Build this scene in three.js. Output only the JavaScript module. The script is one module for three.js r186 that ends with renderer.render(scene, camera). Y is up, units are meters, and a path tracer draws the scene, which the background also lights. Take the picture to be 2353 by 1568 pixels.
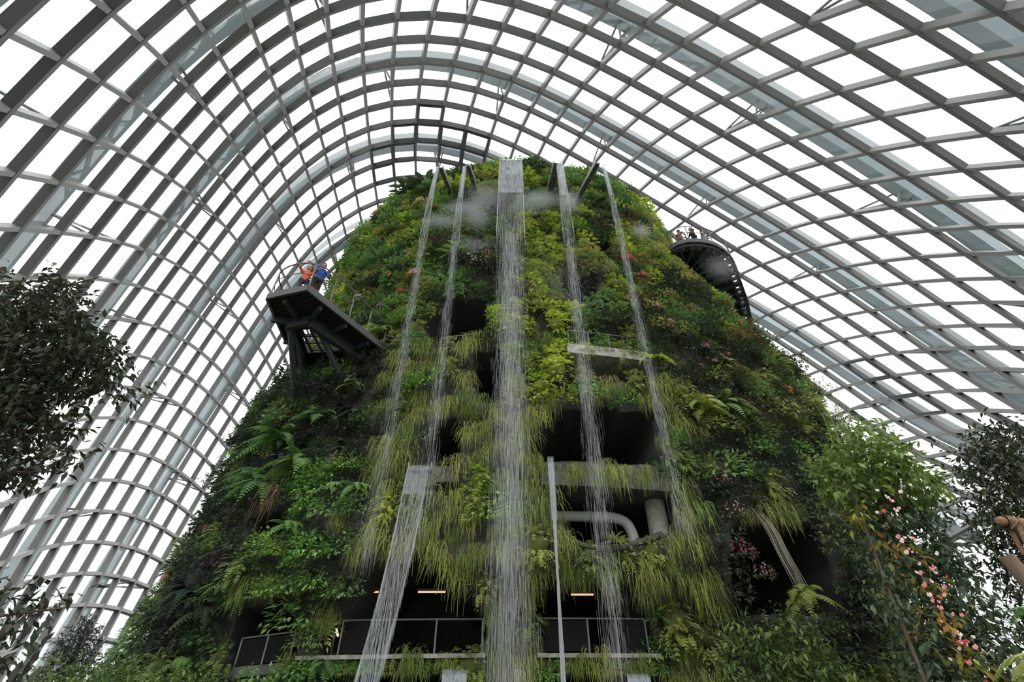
import * as THREE from 'three';
import { mergeGeometries } from 'three/addons/utils/BufferGeometryUtils.js';
import { MarchingCubes } from 'three/addons/objects/MarchingCubes.js';
import { RectAreaLightUniformsLib } from 'three/addons/lights/RectAreaLightUniformsLib.js';

// ---------------------------------------------------------------- camera, sky, exposure
const scene = new THREE.Scene();
const camera = new THREE.PerspectiveCamera(73.5, 2353 / 1568, 0.1, 400);
camera.position.set(0, 1.6, 0);
camera.rotation.set(THREE.MathUtils.degToRad(37.4), 0, 0);
const renderer = new THREE.WebGLRenderer({ antialias: true });
renderer.toneMapping = THREE.LinearToneMapping;
renderer.toneMappingExposure = 1.0;
renderer.shadowMap.enabled = true;
RectAreaLightUniformsLib.init();

function mulberry(a) {
  return () => {
    a |= 0; a = (a + 0x6d2b79f5) | 0;
    let t = Math.imul(a ^ (a >>> 15), 1 | a);
    t = (t + Math.imul(t ^ (t >>> 7), 61 | t)) ^ t;
    return ((t ^ (t >>> 14)) >>> 0) / 4294967296;
  };
}
const V = (x, y, z) => new THREE.Vector3(x, y, z);
function hash3(x, y, z) { let h = Math.imul(x, 374761393) ^ Math.imul(y, 668265263) ^ Math.imul(z, 2147483647 ^ 69069); h = Math.imul(h ^ (h >>> 13), 1274126177); return ((h ^ (h >>> 16)) >>> 0) / 4294967296; }
function noise3(x, y, z) {
  const xi = Math.floor(x), yi = Math.floor(y), zi = Math.floor(z);
  const s = (t) => t * t * (3 - 2 * t), u = s(x - xi), v = s(y - yi), w = s(z - zi);
  const l = (a, b, t) => a + (b - a) * t, g = (a, b, c) => hash3(xi + a, yi + b, zi + c);
  return l(l(l(g(0, 0, 0), g(1, 0, 0), u), l(g(0, 1, 0), g(1, 1, 0), u), v), l(l(g(0, 0, 1), g(1, 0, 1), u), l(g(0, 1, 1), g(1, 1, 1), u), v), w) * 2 - 1;
}
const fbm = (x, y, z) => noise3(x, y, z) * 0.55 + noise3(x * 2.1, y * 2.1, z * 2.1) * 0.3 + noise3(x * 4.3, y * 4.3, z * 4.3) * 0.15;

// overcast sky: a closed cloud cover, brightening towards the zenith as the standard overcast sky does, faintly mottled
{
  const w = 512, h = 256, data = new Float32Array(w * h * 4);
  for (let r = 0; r < h; r++) for (let c = 0; c < w; c++) {
    const el = ((r + 0.5) / h - 0.5) * Math.PI, az = (c / w) * Math.PI * 2;
    const x = Math.cos(el) * Math.cos(az), y = Math.sin(el), z = Math.cos(el) * Math.sin(az);
    const k = 3.0 * ((1 + 2 * Math.max(0, y)) / 3) * (1 + 0.05 * fbm(x * 3, y * 5, z * 3));
    data.set([k * 0.985, k * 1.0, k * 1.01, 1], (r * w + c) * 4);
  }
  const sky = new THREE.DataTexture(data, w, h, THREE.RGBAFormat, THREE.FloatType);
  sky.mapping = THREE.EquirectangularReflectionMapping;
  sky.magFilter = sky.minFilter = THREE.LinearFilter;
  sky.needsUpdate = true;
  scene.background = sky;
  scene.environment = sky;
}

// ---------------------------------------------------------------- helpers
const used = new Map();
function numbered(name) { const n = used.get(name) || 0; used.set(name, n + 1); return n ? `${name}_${String(n).padStart(3, '0')}` : name; }
function tag(o, label, category, group, kind) {
  o.userData.label = label; o.userData.category = category;
  if (group) o.userData.group = group;
  if (kind) o.userData.kind = kind;
  return o;
}
function thing(name, label, category, p = [0, 0, 0], turn = 0, group) {
  const o = new THREE.Group(); o.name = numbered(name); o.position.set(...p); o.rotation.y = turn; scene.add(o);
  return tag(o, label, category, group);
}
function mesh(name, geo, mat, parent, top = false) {
  const m = new THREE.Mesh(geo, mat); m.name = top ? numbered(name) : name; m.castShadow = m.receiveShadow = true; (parent || scene).add(m); return m;
}
// collects triangles with one colour per vertex
class GB {
  constructor() { this.p = []; this.c = []; this.i = []; this.n = 0; }
  v(a, col) { this.p.push(a.x, a.y, a.z); this.c.push(col[0], col[1], col[2]); return this.n++; }
  tri(a, b, c) { this.i.push(a, b, c); }
  quad(a, b, c, d) { this.i.push(a, b, c, a, c, d); }
  geo(flat = false) {
    let g = new THREE.BufferGeometry();
    g.setAttribute('position', new THREE.Float32BufferAttribute(this.p, 3));
    g.setAttribute('color', new THREE.Float32BufferAttribute(this.c, 3));
    g.setIndex(this.i);
    if (flat) g = g.toNonIndexed();
    g.computeVertexNormals();
    return g;
  }
}
const WHITE = [1, 1, 1];
// a straight bar of rectangular section from a to b; up = direction of its depth
function bar(g, a, b, up, width, up0, up1, col = WHITE) {
  const t = b.clone().sub(a).normalize(), s = t.clone().cross(up).normalize(), u = s.clone().cross(t).normalize();
  const q = [];
  for (const e of [a, b]) for (const [x, y] of [[-1, up0], [1, up0], [1, up1], [-1, up1]]) q.push(g.v(e.clone().addScaledVector(s, (x * width) / 2).addScaledVector(u, y), col));
  for (let k = 0; k < 4; k++) { const n = (k + 1) % 4; g.quad(q[k], q[n], q[4 + n], q[4 + k]); }
  g.quad(q[3], q[2], q[1], q[0]); g.quad(q[4], q[5], q[6], q[7]);
}
// a bar that follows a list of points, with its own depth direction at each
function sweep(g, pts, ups, width, up0, up1, closed = false, col = WHITE) {
  const rings = [], n = pts.length;
  for (let k = 0; k < n; k++) {
    const a = pts[closed ? (k + n - 1) % n : Math.max(0, k - 1)], b = pts[closed ? (k + 1) % n : Math.min(n - 1, k + 1)];
    const t = b.clone().sub(a).normalize(), s = t.clone().cross(ups[k]).normalize(), u = ups[k].clone().normalize();
    rings.push([[-1, up0], [1, up0], [1, up1], [-1, up1]].map(([x, y]) => pts[k].clone().addScaledVector(s, (x * width) / 2).addScaledVector(u, y)));
  }
  for (let k = 0; k < n - (closed ? 0 : 1); k++) {
    const A = rings[k], B = rings[(k + 1) % n];
    for (let e = 0; e < 4; e++) { const f = (e + 1) % 4; g.quad(g.v(A[e], col), g.v(A[f], col), g.v(B[f], col), g.v(B[e], col)); }
  }
  if (!closed) for (const R of [rings[0], rings[n - 1]]) g.quad(...R.map((p) => g.v(p, col)));
}
function tubeGeo(pts, r0, r1 = r0, seg = 8, along = 12) {
  const curve = pts.length === 2 ? new THREE.LineCurve3(pts[0], pts[1]) : new THREE.CatmullRomCurve3(pts);
  const g = new THREE.TubeGeometry(curve, pts.length === 2 ? 1 : along, 1, seg, false), n = pts.length === 2 ? 1 : along, p = g.attributes.position;
  for (let k = 0; k <= n; k++) {
    const c = curve.getPointAt(k / n), r = r0 + ((r1 - r0) * k) / n;
    for (let s = 0; s <= seg; s++) { const m = k * (seg + 1) + s; p.setXYZ(m, c.x + (p.getX(m) - c.x) * r, c.y + (p.getY(m) - c.y) * r, c.z + (p.getZ(m) - c.z) * r); }
  }
  g.computeVertexNormals();
  return g;
}
const merged = (list) => mergeGeometries(list.map((g) => { const q = g.index ? g.toNonIndexed() : g.clone(); for (const k of Object.keys(q.attributes)) if (k !== 'position' && k !== 'normal') q.deleteAttribute(k); return q; }));
const interp = (x, X, Y) => { if (x <= X[0]) return Y[0]; for (let k = 1; k < X.length; k++) if (x <= X[k]) return Y[k - 1] + ((Y[k] - Y[k - 1]) * (x - X[k - 1])) / (X[k] - X[k - 1]); return Y[Y.length - 1]; };
const std = (color, roughness = 0.7, extra = {}) => { const m = new THREE.MeshStandardMaterial({ roughness, side: THREE.DoubleSide, ...extra }); if (Array.isArray(color)) m.color.setRGB(...color); else m.color.set(color); return m; };

// fine-grained noise textures (uv in metres)
function grain(size, f, lo, hi, tint) {
  const d = new Uint8Array(size * size * 4), r = mulberry(size * 7 + f);
  for (let y = 0; y < size; y++) for (let x = 0; x < size; x++) {
    const a = (x / size) * Math.PI * 2, b = (y / size) * Math.PI * 2, R = f / 6.28;
    const n = 0.5 + 0.5 * fbm(Math.cos(a) * R + 9, Math.sin(a) * R + Math.cos(b) * R, Math.sin(b) * R + 4) + (r() - 0.5) * 0.12;
    const k = lo + (hi - lo) * Math.min(1, Math.max(0, n));
    d.set([k * tint[0], k * tint[1], k * tint[2], 255], (y * size + x) * 4);
  }
  const t = new THREE.DataTexture(d, size, size); t.wrapS = t.wrapT = THREE.RepeatWrapping; t.magFilter = THREE.LinearFilter; t.minFilter = THREE.LinearFilter; t.colorSpace = THREE.SRGBColorSpace; t.needsUpdate = true; return t;
}

// ---------------------------------------------------------------- the glass dome
// a gridshell: arches i run across, purlins j run along; node (i, j) is a smooth surface given by a Legendre series
const I0 = -9, I1 = 17, J0 = -26, J1 = 28, DI = 6, DJ = 11;
const DOME = [-2.362,24.852,-31.17,42.194,6.981,0.621,9.297,-34.203,-0.448,-20.936,-3.435,0.071,-1.447,4.529,13.8,2.118,-1.592,-0.729,-0.667,3.346,-6.886,2.228,1.626,0.366,0.728,-3.491,2.462,-1.375,-0.092,-0.212,-0.27,1.287,-0.635,0.219,-0.29,0.116,8.245,-14.279,32.321,-8.763,-2.98,-0.874,-0.461,1.735,-1.666,-7.605,-4.959,-0.467,1.234,2.362,-1.114,2.276,0.845,-1.141,0.553,-0.146,1.613,2.462,-0.401,0.701,-0.935,-2.175,-2.173,-2.319,1.288,-0.664,0.208,0.832,0.835,0.717,-0.654,0.326,3.532,-8.861,-4.617,-1.553,-3.421,-0.72,-0.352,0.934,-0.538,-2.739,-1.361,-0.462,0.258,2.456,0.048,3.177,-0.344,-0.169,0.186,-2.423,1.201,-0.712,0.461,-0.07,-0.403,1.78,-1.285,0.211,-0.354,0.414,0.229,-0.851,0.785,0.059,0.346,-0.321,0.08,1.928,-1.339,0.781,0.145,-0.965,1.993,0.448,-0.236,3.266,0.517,0.561,0.867,-0.077,1.204,0.269,0.187,0.721,-0.22,0.154,-0.278,-2.153,-0.383,0.134,0.349,1.495,0.75,0.702,-0.944,0.299,-0.035,-0.771,-0.448,-0.06,0.674,-0.437,0.281,0.176,0.451,0.893,0.069,-0.113,0.257,-0.605,0.005,-0.588,0.899,0.546,-0.657,-0.726,0.501,-0.234,1.119,0.513,-0.82,1.34,-0.152,-0.664,-0.973,0.301,1.08,-0.501,0.466,-0.11,-0.056,-0.616,-0.435,0.432,-0.458,0.115,-0.018,0.333,0.086,-0.164,-0.205,-0.264,0.192,-0.263,-0.726,-0.196,-0.08,0,0.238,0.031,-0.199,-0.317,0.257,0.357,0.228,-0.078,0.262,-0.067,-0.145,-0.299,-0.397,-0.097,0.03,-0.441,-0.071,0.472,0.502,-0.242,-0.083,0.412,0.054,-0.196,-0.264,0.349,-0.138,0.013,-0.067,-0.153,0.042,0.011,0.098,0.135,-0.004,0.002,-0.294,0.017,0.228,0.289,-0.132,0.012,-0.285,-0.329,-0.116,-0.465,0.052,0.137,0.19,-0.027,-0.034,0.239,-0.005,0.59,0.397,0.233,0.043,-0.288,0.043,-0.382,-0.14,-0.09];
function legendre(x, n) { const L = [1, x]; for (let k = 2; k <= n; k++) L[k] = ((2 * k - 1) * x * L[k - 1] - (k - 1) * L[k - 2]) / k; return L; }
function shell(i, j) {
  const A = legendre((2 * (i - I0)) / (I1 - I0) - 1, DI), B = legendre((2 * (j - J0)) / (J1 - J0) - 1, DJ), p = V(0, 0, 0);
  for (let a = 0; a <= DI; a++) for (let b = 0; b <= DJ; b++) { const k = (a * (DJ + 1) + b) * 3, w = A[a] * B[b]; p.x += DOME[k] * w; p.y += DOME[k + 1] * w; p.z += DOME[k + 2] * w; }
  return p;
}
function shellNormal(i, j) {
  const e = 0.05, n = shell(i + e, j).sub(shell(i - e, j)).cross(shell(i, j + e).sub(shell(i, j - e))).normalize();
  if (n.dot(shell(i, j).sub(V(0, 8, -35))) < 0) n.negate();
  return n;
}
const IA = -9, IB = 15, JA = -26, JB = 28;
const node = new Map(), nodeN = new Map(), key = (i, j) => i * 1000 + j;
for (let i = IA; i <= IB; i++) for (let j = JA; j <= JB; j++) { node.set(key(i, j), shell(i, j)); nodeN.set(key(i, j), shellNormal(i, j)); }
const up0 = (i, j) => node.get(key(i, j)).y > -0.5;
const steel = std([0.155, 0.155, 0.148], 0.5, { metalness: 0.15 });
const steelPale = std([0.27, 0.27, 0.26], 0.45, { metalness: 0.1 });
const steelDark = std([0.04, 0.043, 0.043], 0.5);
const outerSteel = std([0.27, 0.33, 0.345], 0.35, { metalness: 0.2 });
const blindCloth = new THREE.MeshPhysicalMaterial({ color: 0xe8e9ea, transmission: 0.6, thickness: 0, roughness: 0.9, side: THREE.DoubleSide });
const glass = new THREE.MeshPhysicalMaterial({ transmission: 1, thickness: 0, roughness: 0.0, ior: 1.5, side: THREE.DoubleSide });
glass.color.setRGB(0.965, 0.985, 0.975);
const dome = new THREE.Group(); dome.name = 'ceiling'; scene.add(dome);
tag(dome, 'huge curved greenhouse roof of grey steel arches and glass panes', 'glass roof', null, 'structure');
for (let i = IA; i <= IB; i++) {
  let run = [];
  const flush = () => { if (run.length > 1) { const g = new GB(); sweep(g, run.map((j) => node.get(key(i, j))), run.map((j) => nodeN.get(key(i, j))), 0.27, -0.47, 0.02); mesh('arch_beam', g.geo(true), steel, dome); } run = []; };
  for (let j = JA; j <= JB; j++) if (up0(i, j)) run.push(j); else flush();
  flush();
}
for (let j = JA; j <= JB; j++) {
  let run = [];
  const flush = () => { if (run.length > 1) { const g = new GB(); sweep(g, run.map((i) => node.get(key(i, j))), run.map((i) => nodeN.get(key(i, j))), 0.27, -0.45, 0.0); mesh('purlin', g.geo(true), steelPale, dome); } run = []; };
  for (let i = IA; i <= IB; i++) if (up0(i, j)) run.push(i); else flush();
  flush();
}
{ // panes: the largest in the picture one by one, the rest together
  const cells = [], eye = camera.position;
  for (let i = IA; i < IB; i++) for (let j = JA; j < JB; j++) {
    const c = [[i, j], [i + 1, j], [i + 1, j + 1], [i, j + 1]];
    if (!c.every(([a, b]) => up0(a, b))) continue;
    const q = c.map(([a, b]) => node.get(key(a, b)).clone().addScaledVector(nodeN.get(key(a, b)), 0.04));
    const m = q[0].clone().add(q[1]).add(q[2]).add(q[3]).multiplyScalar(0.25), d = m.clone().sub(eye);
    const front = d.clone().normalize().dot(V(0, 0.607, -0.794)) > 0.62;
    const area = q[2].clone().sub(q[0]).cross(q[3].clone().sub(q[1])).length() / 2;
    cells.push({ q, size: (front ? 1 : 0.01) * area * Math.abs(nodeN.get(key(i, j)).dot(d)) / d.length() ** 3 });
  }
  cells.sort((a, b) => b.size - a.size);
  const rest = new GB();
  cells.forEach(({ q }, k) => {
    const g = k < 300 ? new GB() : rest;
    g.quad(...q.map((p) => g.v(p, WHITE)));
    if (k < 300) mesh('pane', g.geo(), glass, dome);
  });
  mesh('panes', rest.geo(), glass, dome).userData.kind = 'stuff';
}
// big arches outside the glass, with struts down to the shell
const ribAt = (r, j) => r - 1.05 + 0.75 / (1 + Math.exp((j + 4) / 1.5));
for (const r of [-6, -2, 2, 6, 10, 14]) {
  const pts = [], ups = [];
  for (let j = JA; j <= JB; j++) { const a = ribAt(r, j); const p = shell(a, j), n = shellNormal(a, j); if (p.y > -0.5) { pts.push(p.addScaledVector(n, 1.5)); ups.push(n); } }
  if (pts.length < 3) continue;
  const g = new GB(); sweep(g, pts, ups, 1.05, -0.25, 0.7); mesh('outer_arch', g.geo(true), outerSteel, dome);
  { // rolled sun blind along the arch
    const bp = [], bu = [];
    for (let j = JA; j <= JB; j++) { const a = ribAt(r, j) + 0.95, p = shell(a, j), n = shellNormal(a, j); if (p.y > -0.5) { bp.push(p.addScaledVector(n, 0.5)); bu.push(n); } }
    const b = new GB(); sweep(b, bp, bu, 0.8, 0, 0.03); mesh('sun_blind', b.geo(true), blindCloth, dome);
  }
  for (let j = JA; j <= JB; j++) {
    if (((j - (r % 8 === 2 ? 2 : 0)) % 4 + 4) % 4) continue;
    const a = ribAt(r, j), top = shell(a, j).addScaledVector(shellNormal(a, j), 1.4); if (top.y < 1) continue;
    for (const [k, d] of [[r - 1, 0.35], [r - 2, 0.2]]) {
      if (k < IA || k > IB || !up0(k, j)) continue;
      const foot = node.get(key(k, j)), along = shell(a, j + 0.4).sub(shell(a, j)).normalize();
      mesh('strut', merged([-1, 1].map((s) => tubeGeo([foot.clone(), top.clone().addScaledVector(along, s * 0.5)], 0.085, 0.085, 6))), steelPale, dome);
    }
  }
}
// vents that stand open, in dark frames
for (const [i, j] of [[3, 1], [2, 0], [2, 1], [2, 2], [2, 3], [1, -1], [1, 0], [1, 2], [0, -1], [2, 20], [2, 21], [2, 22], [1, 3]]) {
  const c = [[i, j], [i + 1, j], [i + 1, j + 1], [i, j + 1]].map(([a, b]) => node.get(key(a, b)));
  const n = nodeN.get(key(i, j)), m = c[0].clone().add(c[2]).multiplyScalar(0.5);
  const q = c.map((p) => p.clone().lerp(m, 0.1).addScaledVector(n, -0.2));
  const g = new GB(); for (let k = 0; k < 4; k++) bar(g, q[k], q[(k + 1) % 4], n, 0.2, -0.34, 0.12);
  mesh('vent_frame', g.geo(true), steelDark, dome);
}

// ---------------------------------------------------------------- floor
{
  const f = mesh('floor', new THREE.BoxGeometry(150, 0.4, 150).translate(0, -0.2, -40), std([0.05, 0.05, 0.042], 0.9));
  f.userData.kind = 'structure';
}

// ---------------------------------------------------------------- the planted mountain
const HL = [0, 2, 3, 5, 8, 12, 13, 14.5, 21, 24.7, 27, 28.5, 30, 31], RL = [14.3, 13.7, 13.1, 12.5, 12.0, 11.6, 10.6, 10.1, 10.1, 8.8, 8, 7.2, 5.5, 2];
const HR = [0, 9, 11.4, 13.8, 15.9, 18, 20, 24.2, 27, 28.5, 30, 31], RR = [14.5, 13.7, 14.3, 13.8, 12.0, 11.3, 9.9, 9.6, 9, 8, 6, 2];
const HZ = [0, 2.6, 4.6, 10, 20, 26, 28, 30, 31], RZ = [4.3, 4.3, 5.8, 5.9, 5.3, 4.5, 3.2, 1.8, 0.5];
const ZC = -20;
const rxAt = (x, h) => (x < 0 ? interp(h, HL, RL) : interp(h, HR, RR)), rzAt = (h) => interp(h, HZ, RZ);
const lump = (x, h) => 0.9 * fbm(x * 0.42 + 3, h * 0.42, 1.7) + 0.4 * noise3(x * 1.1, h * 1.1, 9);
// caverns and terraces cut into the face, as outlines in metres (x across, h up) with their depth
const CAVES = [
  { d: 5.6, p: [[-3.6, 13.8], [-2.4, 14.9], [-1.2, 15.0], [-1.0, 12.6], [-2.9, 12.4]] },
  { d: 4.5, p: [[-1.45, 12.0], [-0.4, 12.1], [-0.3, 9.8], [-1.2, 9.8]] },
  { d: 5.6, p: [[2.0, 11.6], [5.3, 11.6], [5.1, 10.9], [3.6, 10.75], [2.2, 10.9]] },
  { d: 6.3, p: [[0.65, 8.3], [1.4, 9.3], [3.2, 9.5], [5.0, 9.3], [5.0, 7.6], [0.8, 7.55]] },
  { d: 5.6, p: [[1.2, 6.6], [5.1, 6.55], [4.9, 5.6], [3.6, 5.1], [2.5, 4.9], [1.6, 5.3]] },
  { d: 5.6, p: [[-5.7, 2.45], [-4.9, 3.3], [-3.9, 4.5], [-2.65, 4.65], [-1.5, 3.9], [-0.9, 3.4], [-0.9, 2.45]] },
  { d: 5.6, p: [[0.75, 2.45], [0.75, 3.9], [2.2, 4.0], [3.4, 3.9], [3.9, 3.3], [3.9, 2.45]] },
  { d: 4.5, p: [[-8.4, 3.5], [-6.8, 3.65], [-6.4, 2.3], [-7.7, 2.1], [-8.3, 2.3]] },
  { d: 3.5, p: [[-8.9, 6.3], [-7.5, 6.3], [-7.4, 5.6], [-8.4, 5.4]] },
  { d: 4.2, p: [[-2.9, 8.9], [-1.95, 9.0], [-1.8, 7.6], [-2.8, 7.6]] },
  { d: 4.2, p: [[2.3, 16.6], [3.9, 16.8], [3.7, 14.7], [2.2, 14.6]] },
  { d: 4.2, p: [[-2.8, 18.6], [-0.3, 18.6], [-0.3, 17.4], [-2.6, 17.3]] },
  { d: 6.3, p: [[6.9, 5.7], [10.2, 5.9], [10.4, 3.6], [8.9, 3.5], [6.7, 3.4]] },
  { d: 2.8, p: [[3.9, 19.5], [5.0, 19.8], [4.7, 18.1], [4.0, 18.2]] },
  { d: 5.2, p: [[-5.2, 1.95], [-0.9, 1.95], [-0.9, 0.2], [-5.2, 0.2]] },
  { d: 5.2, p: [[0.9, 1.9], [3.9, 1.9], [3.9, 0.2], [0.9, 0.2]] },
];
function inside(p, x, y) { let c = false; for (let i = 0, j = p.length - 1; i < p.length; j = i++) if (p[i][1] > y !== p[j][1] > y && x < ((p[j][0] - p[i][0]) * (y - p[i][1])) / (p[j][1] - p[i][1]) + p[i][0]) c = !c; return c; }
const caveAt = (x, h, grow = 0) => { for (const c of CAVES) { if (inside(c.p, x, h)) return c.d; if (grow) for (const [a, b] of [[1, 0], [-1, 0], [0, 1], [0, -1]]) if (inside(c.p, x + a * grow, h + b * grow)) return c.d; } return 0; };
function face(x, h) { // front surface of the mountain
  const q = Math.min(0.995, Math.abs(x) / rxAt(x, h));
  return ZC + rzAt(h) * Math.sqrt(1 - q * q);
}
function faceNormal(x, h) {
  const e = 0.15, n = V((face(x - e, h) - face(x + e, h)) / (2 * e), (face(x, h - e) - face(x, h + e)) / (2 * e), 1);
  n.x = Math.max(-3, Math.min(3, n.x)); n.y = Math.max(-0.8, Math.min(1.5, n.y));
  return n.normalize();
}
const rockMat = std([1, 1, 1], 0.85, { map: grain(256, 9, 48, 104, [1, 0.99, 0.95]), bumpMap: grain(256, 22, 0, 255, [1, 1, 1]), bumpScale: 0.03 });
const mountain = thing('planted_mountain', 'steep cone-shaped mountain building covered in plants with dark caverns', 'mountain');
mountain.userData.kind = 'structure';
{
  const NU = 260, NH = 190, pos = [], uv = [], idx = [];
  for (let r = 0; r <= NH; r++) for (let c = 0; c <= NU; c++) {
    const h = Math.min(30.98, (r / NH) * 31), phi = Math.PI * (-0.25 + (1.5 * c) / NU);
    let x = Math.cos(phi), z = Math.sin(phi);
    x *= rxAt(x < 0 ? -1 : 1, h); z = ZC + z * rzAt(h);
    let y = h;
    if (z > ZC) { const d = caveAt(x, h); if (d) { z -= d; } else { z += lump(x, h) * 0.5 - 0.15; } }
    pos.push(x, y, z); uv.push(phi * 2.2, h / 4);
  }
  for (let r = 0; r < NH; r++) for (let c = 0; c < NU; c++) { const a = r * (NU + 1) + c, b = a + NU + 1; idx.push(a, b, a + 1, b, b + 1, a + 1); }
  const g = new THREE.BufferGeometry(); g.setAttribute('position', new THREE.Float32BufferAttribute(pos, 3)); g.setAttribute('uv', new THREE.Float32BufferAttribute(uv, 2)); g.setIndex(idx); g.computeVertexNormals();
  mesh('rock_face', g, rockMat, mountain);
  const cap = new THREE.CylinderGeometry(2, 2.2, 0.5, 24).translate(0, 30.9, ZC); mesh('summit', cap, rockMat, mountain);
}
const concrete = std([1, 1, 1], 0.8, { map: grain(256, 14, 120, 205, [1, 0.99, 0.93]) });
const concreteGrey = std([1, 1, 1], 0.85, { map: grain(256, 12, 60, 130, [1, 1, 0.97]) });
// a slab edge that follows the face
function ledge(name, x0, x1, h0, h1, height, out, deep, mat) {
  const g = new GB(), n = Math.ceil((x1 - x0) / 0.3), pos = [], uv = [];
  const ring = [];
  for (let k = 0; k <= n; k++) { const x = x0 + ((x1 - x0) * k) / n, h = h0 + ((h1 - h0) * k) / n, z = face(x, h); ring.push([V(x, h, z + out), V(x, h - height, z + out), V(x, h - height, z - deep), V(x, h, z - deep)]); }
  for (let k = 0; k < n; k++) for (let e = 0; e < 4; e++) { const f = (e + 1) % 4; g.quad(g.v(ring[k][e], WHITE), g.v(ring[k][f], WHITE), g.v(ring[k + 1][f], WHITE), g.v(ring[k + 1][e], WHITE)); }
  for (const r of [ring[0], ring[n]]) g.quad(...r.map((p) => g.v(p, WHITE)));
  const geo = g.geo(true), p = geo.attributes.position;
  for (let k = 0; k < p.count; k++) uv.push(p.getX(k) / 2.5, (p.getY(k) + p.getZ(k)) / 2.5);
  geo.setAttribute('uv', new THREE.Float32BufferAttribute(uv, 2));
  return mesh(name, geo, mat, mountain);
}
ledge('terrace_slab', 2.1, 5.4, 12.15, 11.95, 0.42, 0.35, 3, concrete);
ledge('terrace_slab', 0.9, 5.2, 7.1, 7.0, 0.42, 0.2, 3.2, concreteGrey);
ledge('terrace_slab', -3.4, -1.7, 7.3, 7.3, 0.5, 0.15, 2.4, concreteGrey);
ledge('terrace_slab', -6.2, -0.75, 2.38, 2.42, 0.1, 0.3, 3.2, concrete);
ledge('terrace_slab', 0.7, 4.2, 2.42, 2.42, 0.1, 0.3, 3.2, concrete);
ledge('terrace_slab', -8.5, -6.3, 2.1, 2.25, 0.25, 0.2, 3, concreteGrey);
ledge('terrace_slab', -2.9, -0.3, 17.45, 17.55, 0.12, 0.2, 2.4, concreteGrey);
ledge('terrace_slab', 2.1, 3.9, 14.7, 14.75, 0.2, 0.1, 2.4, concreteGrey);
{ // curved rim under the pipe cavern
  const pts = [[1.25, 5.75], [1.55, 5.25], [2.0, 4.95], [2.6, 4.85], [3.2, 4.9], [3.9, 5.1], [4.5, 5.3]].map(([x, h]) => V(x, h, face(x, h) + 0.12));
  mesh('cavern_rim', tubeGeo(pts, 0.1, 0.1, 8, 28), rockMat, mountain);
}
{ // duct inside the cavern
  const z = -15.6;
  const pipe = mesh('duct', tubeGeo([V(1.2, 6.2, z), V(2.4, 6.18, z), V(3.3, 6.15, z), V(3.75, 5.98, z), V(3.92, 5.6, z), V(3.95, 5.0, z)], 0.17, 0.17, 14, 30), std([0.5, 0.52, 0.5], 0.5), mountain);
  for (const x of [1.7, 2.6]) mesh('duct_joint', new THREE.TorusGeometry(0.18, 0.025, 8, 20).rotateY(Math.PI / 2).translate(x, 6.18, z), std([0.4, 0.42, 0.4], 0.5), pipe);
  mesh('column', new THREE.CylinderGeometry(0.32, 0.34, 2.4, 20).translate(4.75, 5.8, -15.4), concrete, mountain);
}

// ---------------------------------------------------------------- railings
const railMetal = std([0.2, 0.2, 0.2], 0.45, { metalness: 0.4 });
const panelMat = new THREE.MeshPhysicalMaterial({ color: 0x9a9c9c, transmission: 0.96, thickness: 0, roughness: 0.05, specularIntensity: 0.05, side: THREE.DoubleSide });
function railing(label, pts, height, every, mid, panel) {
  const t = thing('railing', label, 'railing');
  const up = V(0, 1, 0), top = pts.map((p) => p.clone().addScaledVector(up, height));
  mesh('handrail', tubeGeo(top, 0.028, 0.028, 8, pts.length === 2 ? 1 : pts.length * 6), railMetal, t);
  if (mid) mesh('mid_rail', tubeGeo(pts.map((p) => p.clone().addScaledVector(up, height * 0.52)), 0.016, 0.016, 6, pts.length * 6), railMetal, t);
  for (let k = 0; k + 1 < pts.length; k++) {
    const L = pts[k].distanceTo(pts[k + 1]), n = Math.max(1, Math.round(L / every));
    for (let m = k ? 1 : 0; m <= n; m++) {
      const p = pts[k].clone().lerp(pts[k + 1], m / n);
      mesh('post', new THREE.BoxGeometry(0.045, height, 0.03).translate(p.x, p.y + height / 2, p.z), railMetal, t);
      if (panel && m < n) { const q = pts[k].clone().lerp(pts[k + 1], (m + 1) / n), g = new GB(); bar(g, p.clone().setY(p.y + 0.05), q.clone().setY(q.y + 0.05), up, 0.008, 0, height - 0.1); mesh('infill_panel', g.geo(true), panelMat, t); }
    }
  }
  return t;
}
const onFace = (x, h, out = 0) => V(x, h, face(x, h) + out);
railing('long metal railing on the lowest terrace beside the pale falling water', [onFace(-5.0, 2.4, 0.15), onFace(-3.6, 2.4, 0.15), onFace(-2.2, 2.4, 0.15), onFace(-0.85, 2.4, 0.15)], 0.85, 1.0, false, true);
railing('metal railing on the lowest terrace beside the person in white', [onFace(0.75, 2.42, 0.15), onFace(2.2, 2.42, 0.15), onFace(3.9, 2.42, 0.15)], 0.85, 1.0, false, true);
railing('short railing in the dark cavern low on the hillside among ferns', [onFace(-8.2, 2.1, 0), onFace(-6.5, 2.25, 0)], 0.75, 0.9, false, true);
railing('short rail across the triangular cavern by the second waterfall', [onFace(-2.8, 12.6, 0.05), onFace(-1.1, 12.75, 0.05)], 0.16, 0.8, false, false);
railing('thin railing above the pale concrete terrace edge', [onFace(2.2, 12.15, 0.2), onFace(3.8, 12.05, 0.2), onFace(5.3, 11.95, 0.2)], 0.75, 0.9, false, false);
railing('thin rail over the misty slit cavern high up', [onFace(-2.4, 17.5, 0.1), onFace(-0.4, 17.55, 0.1)], 0.5, 1.0, false, false);

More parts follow.
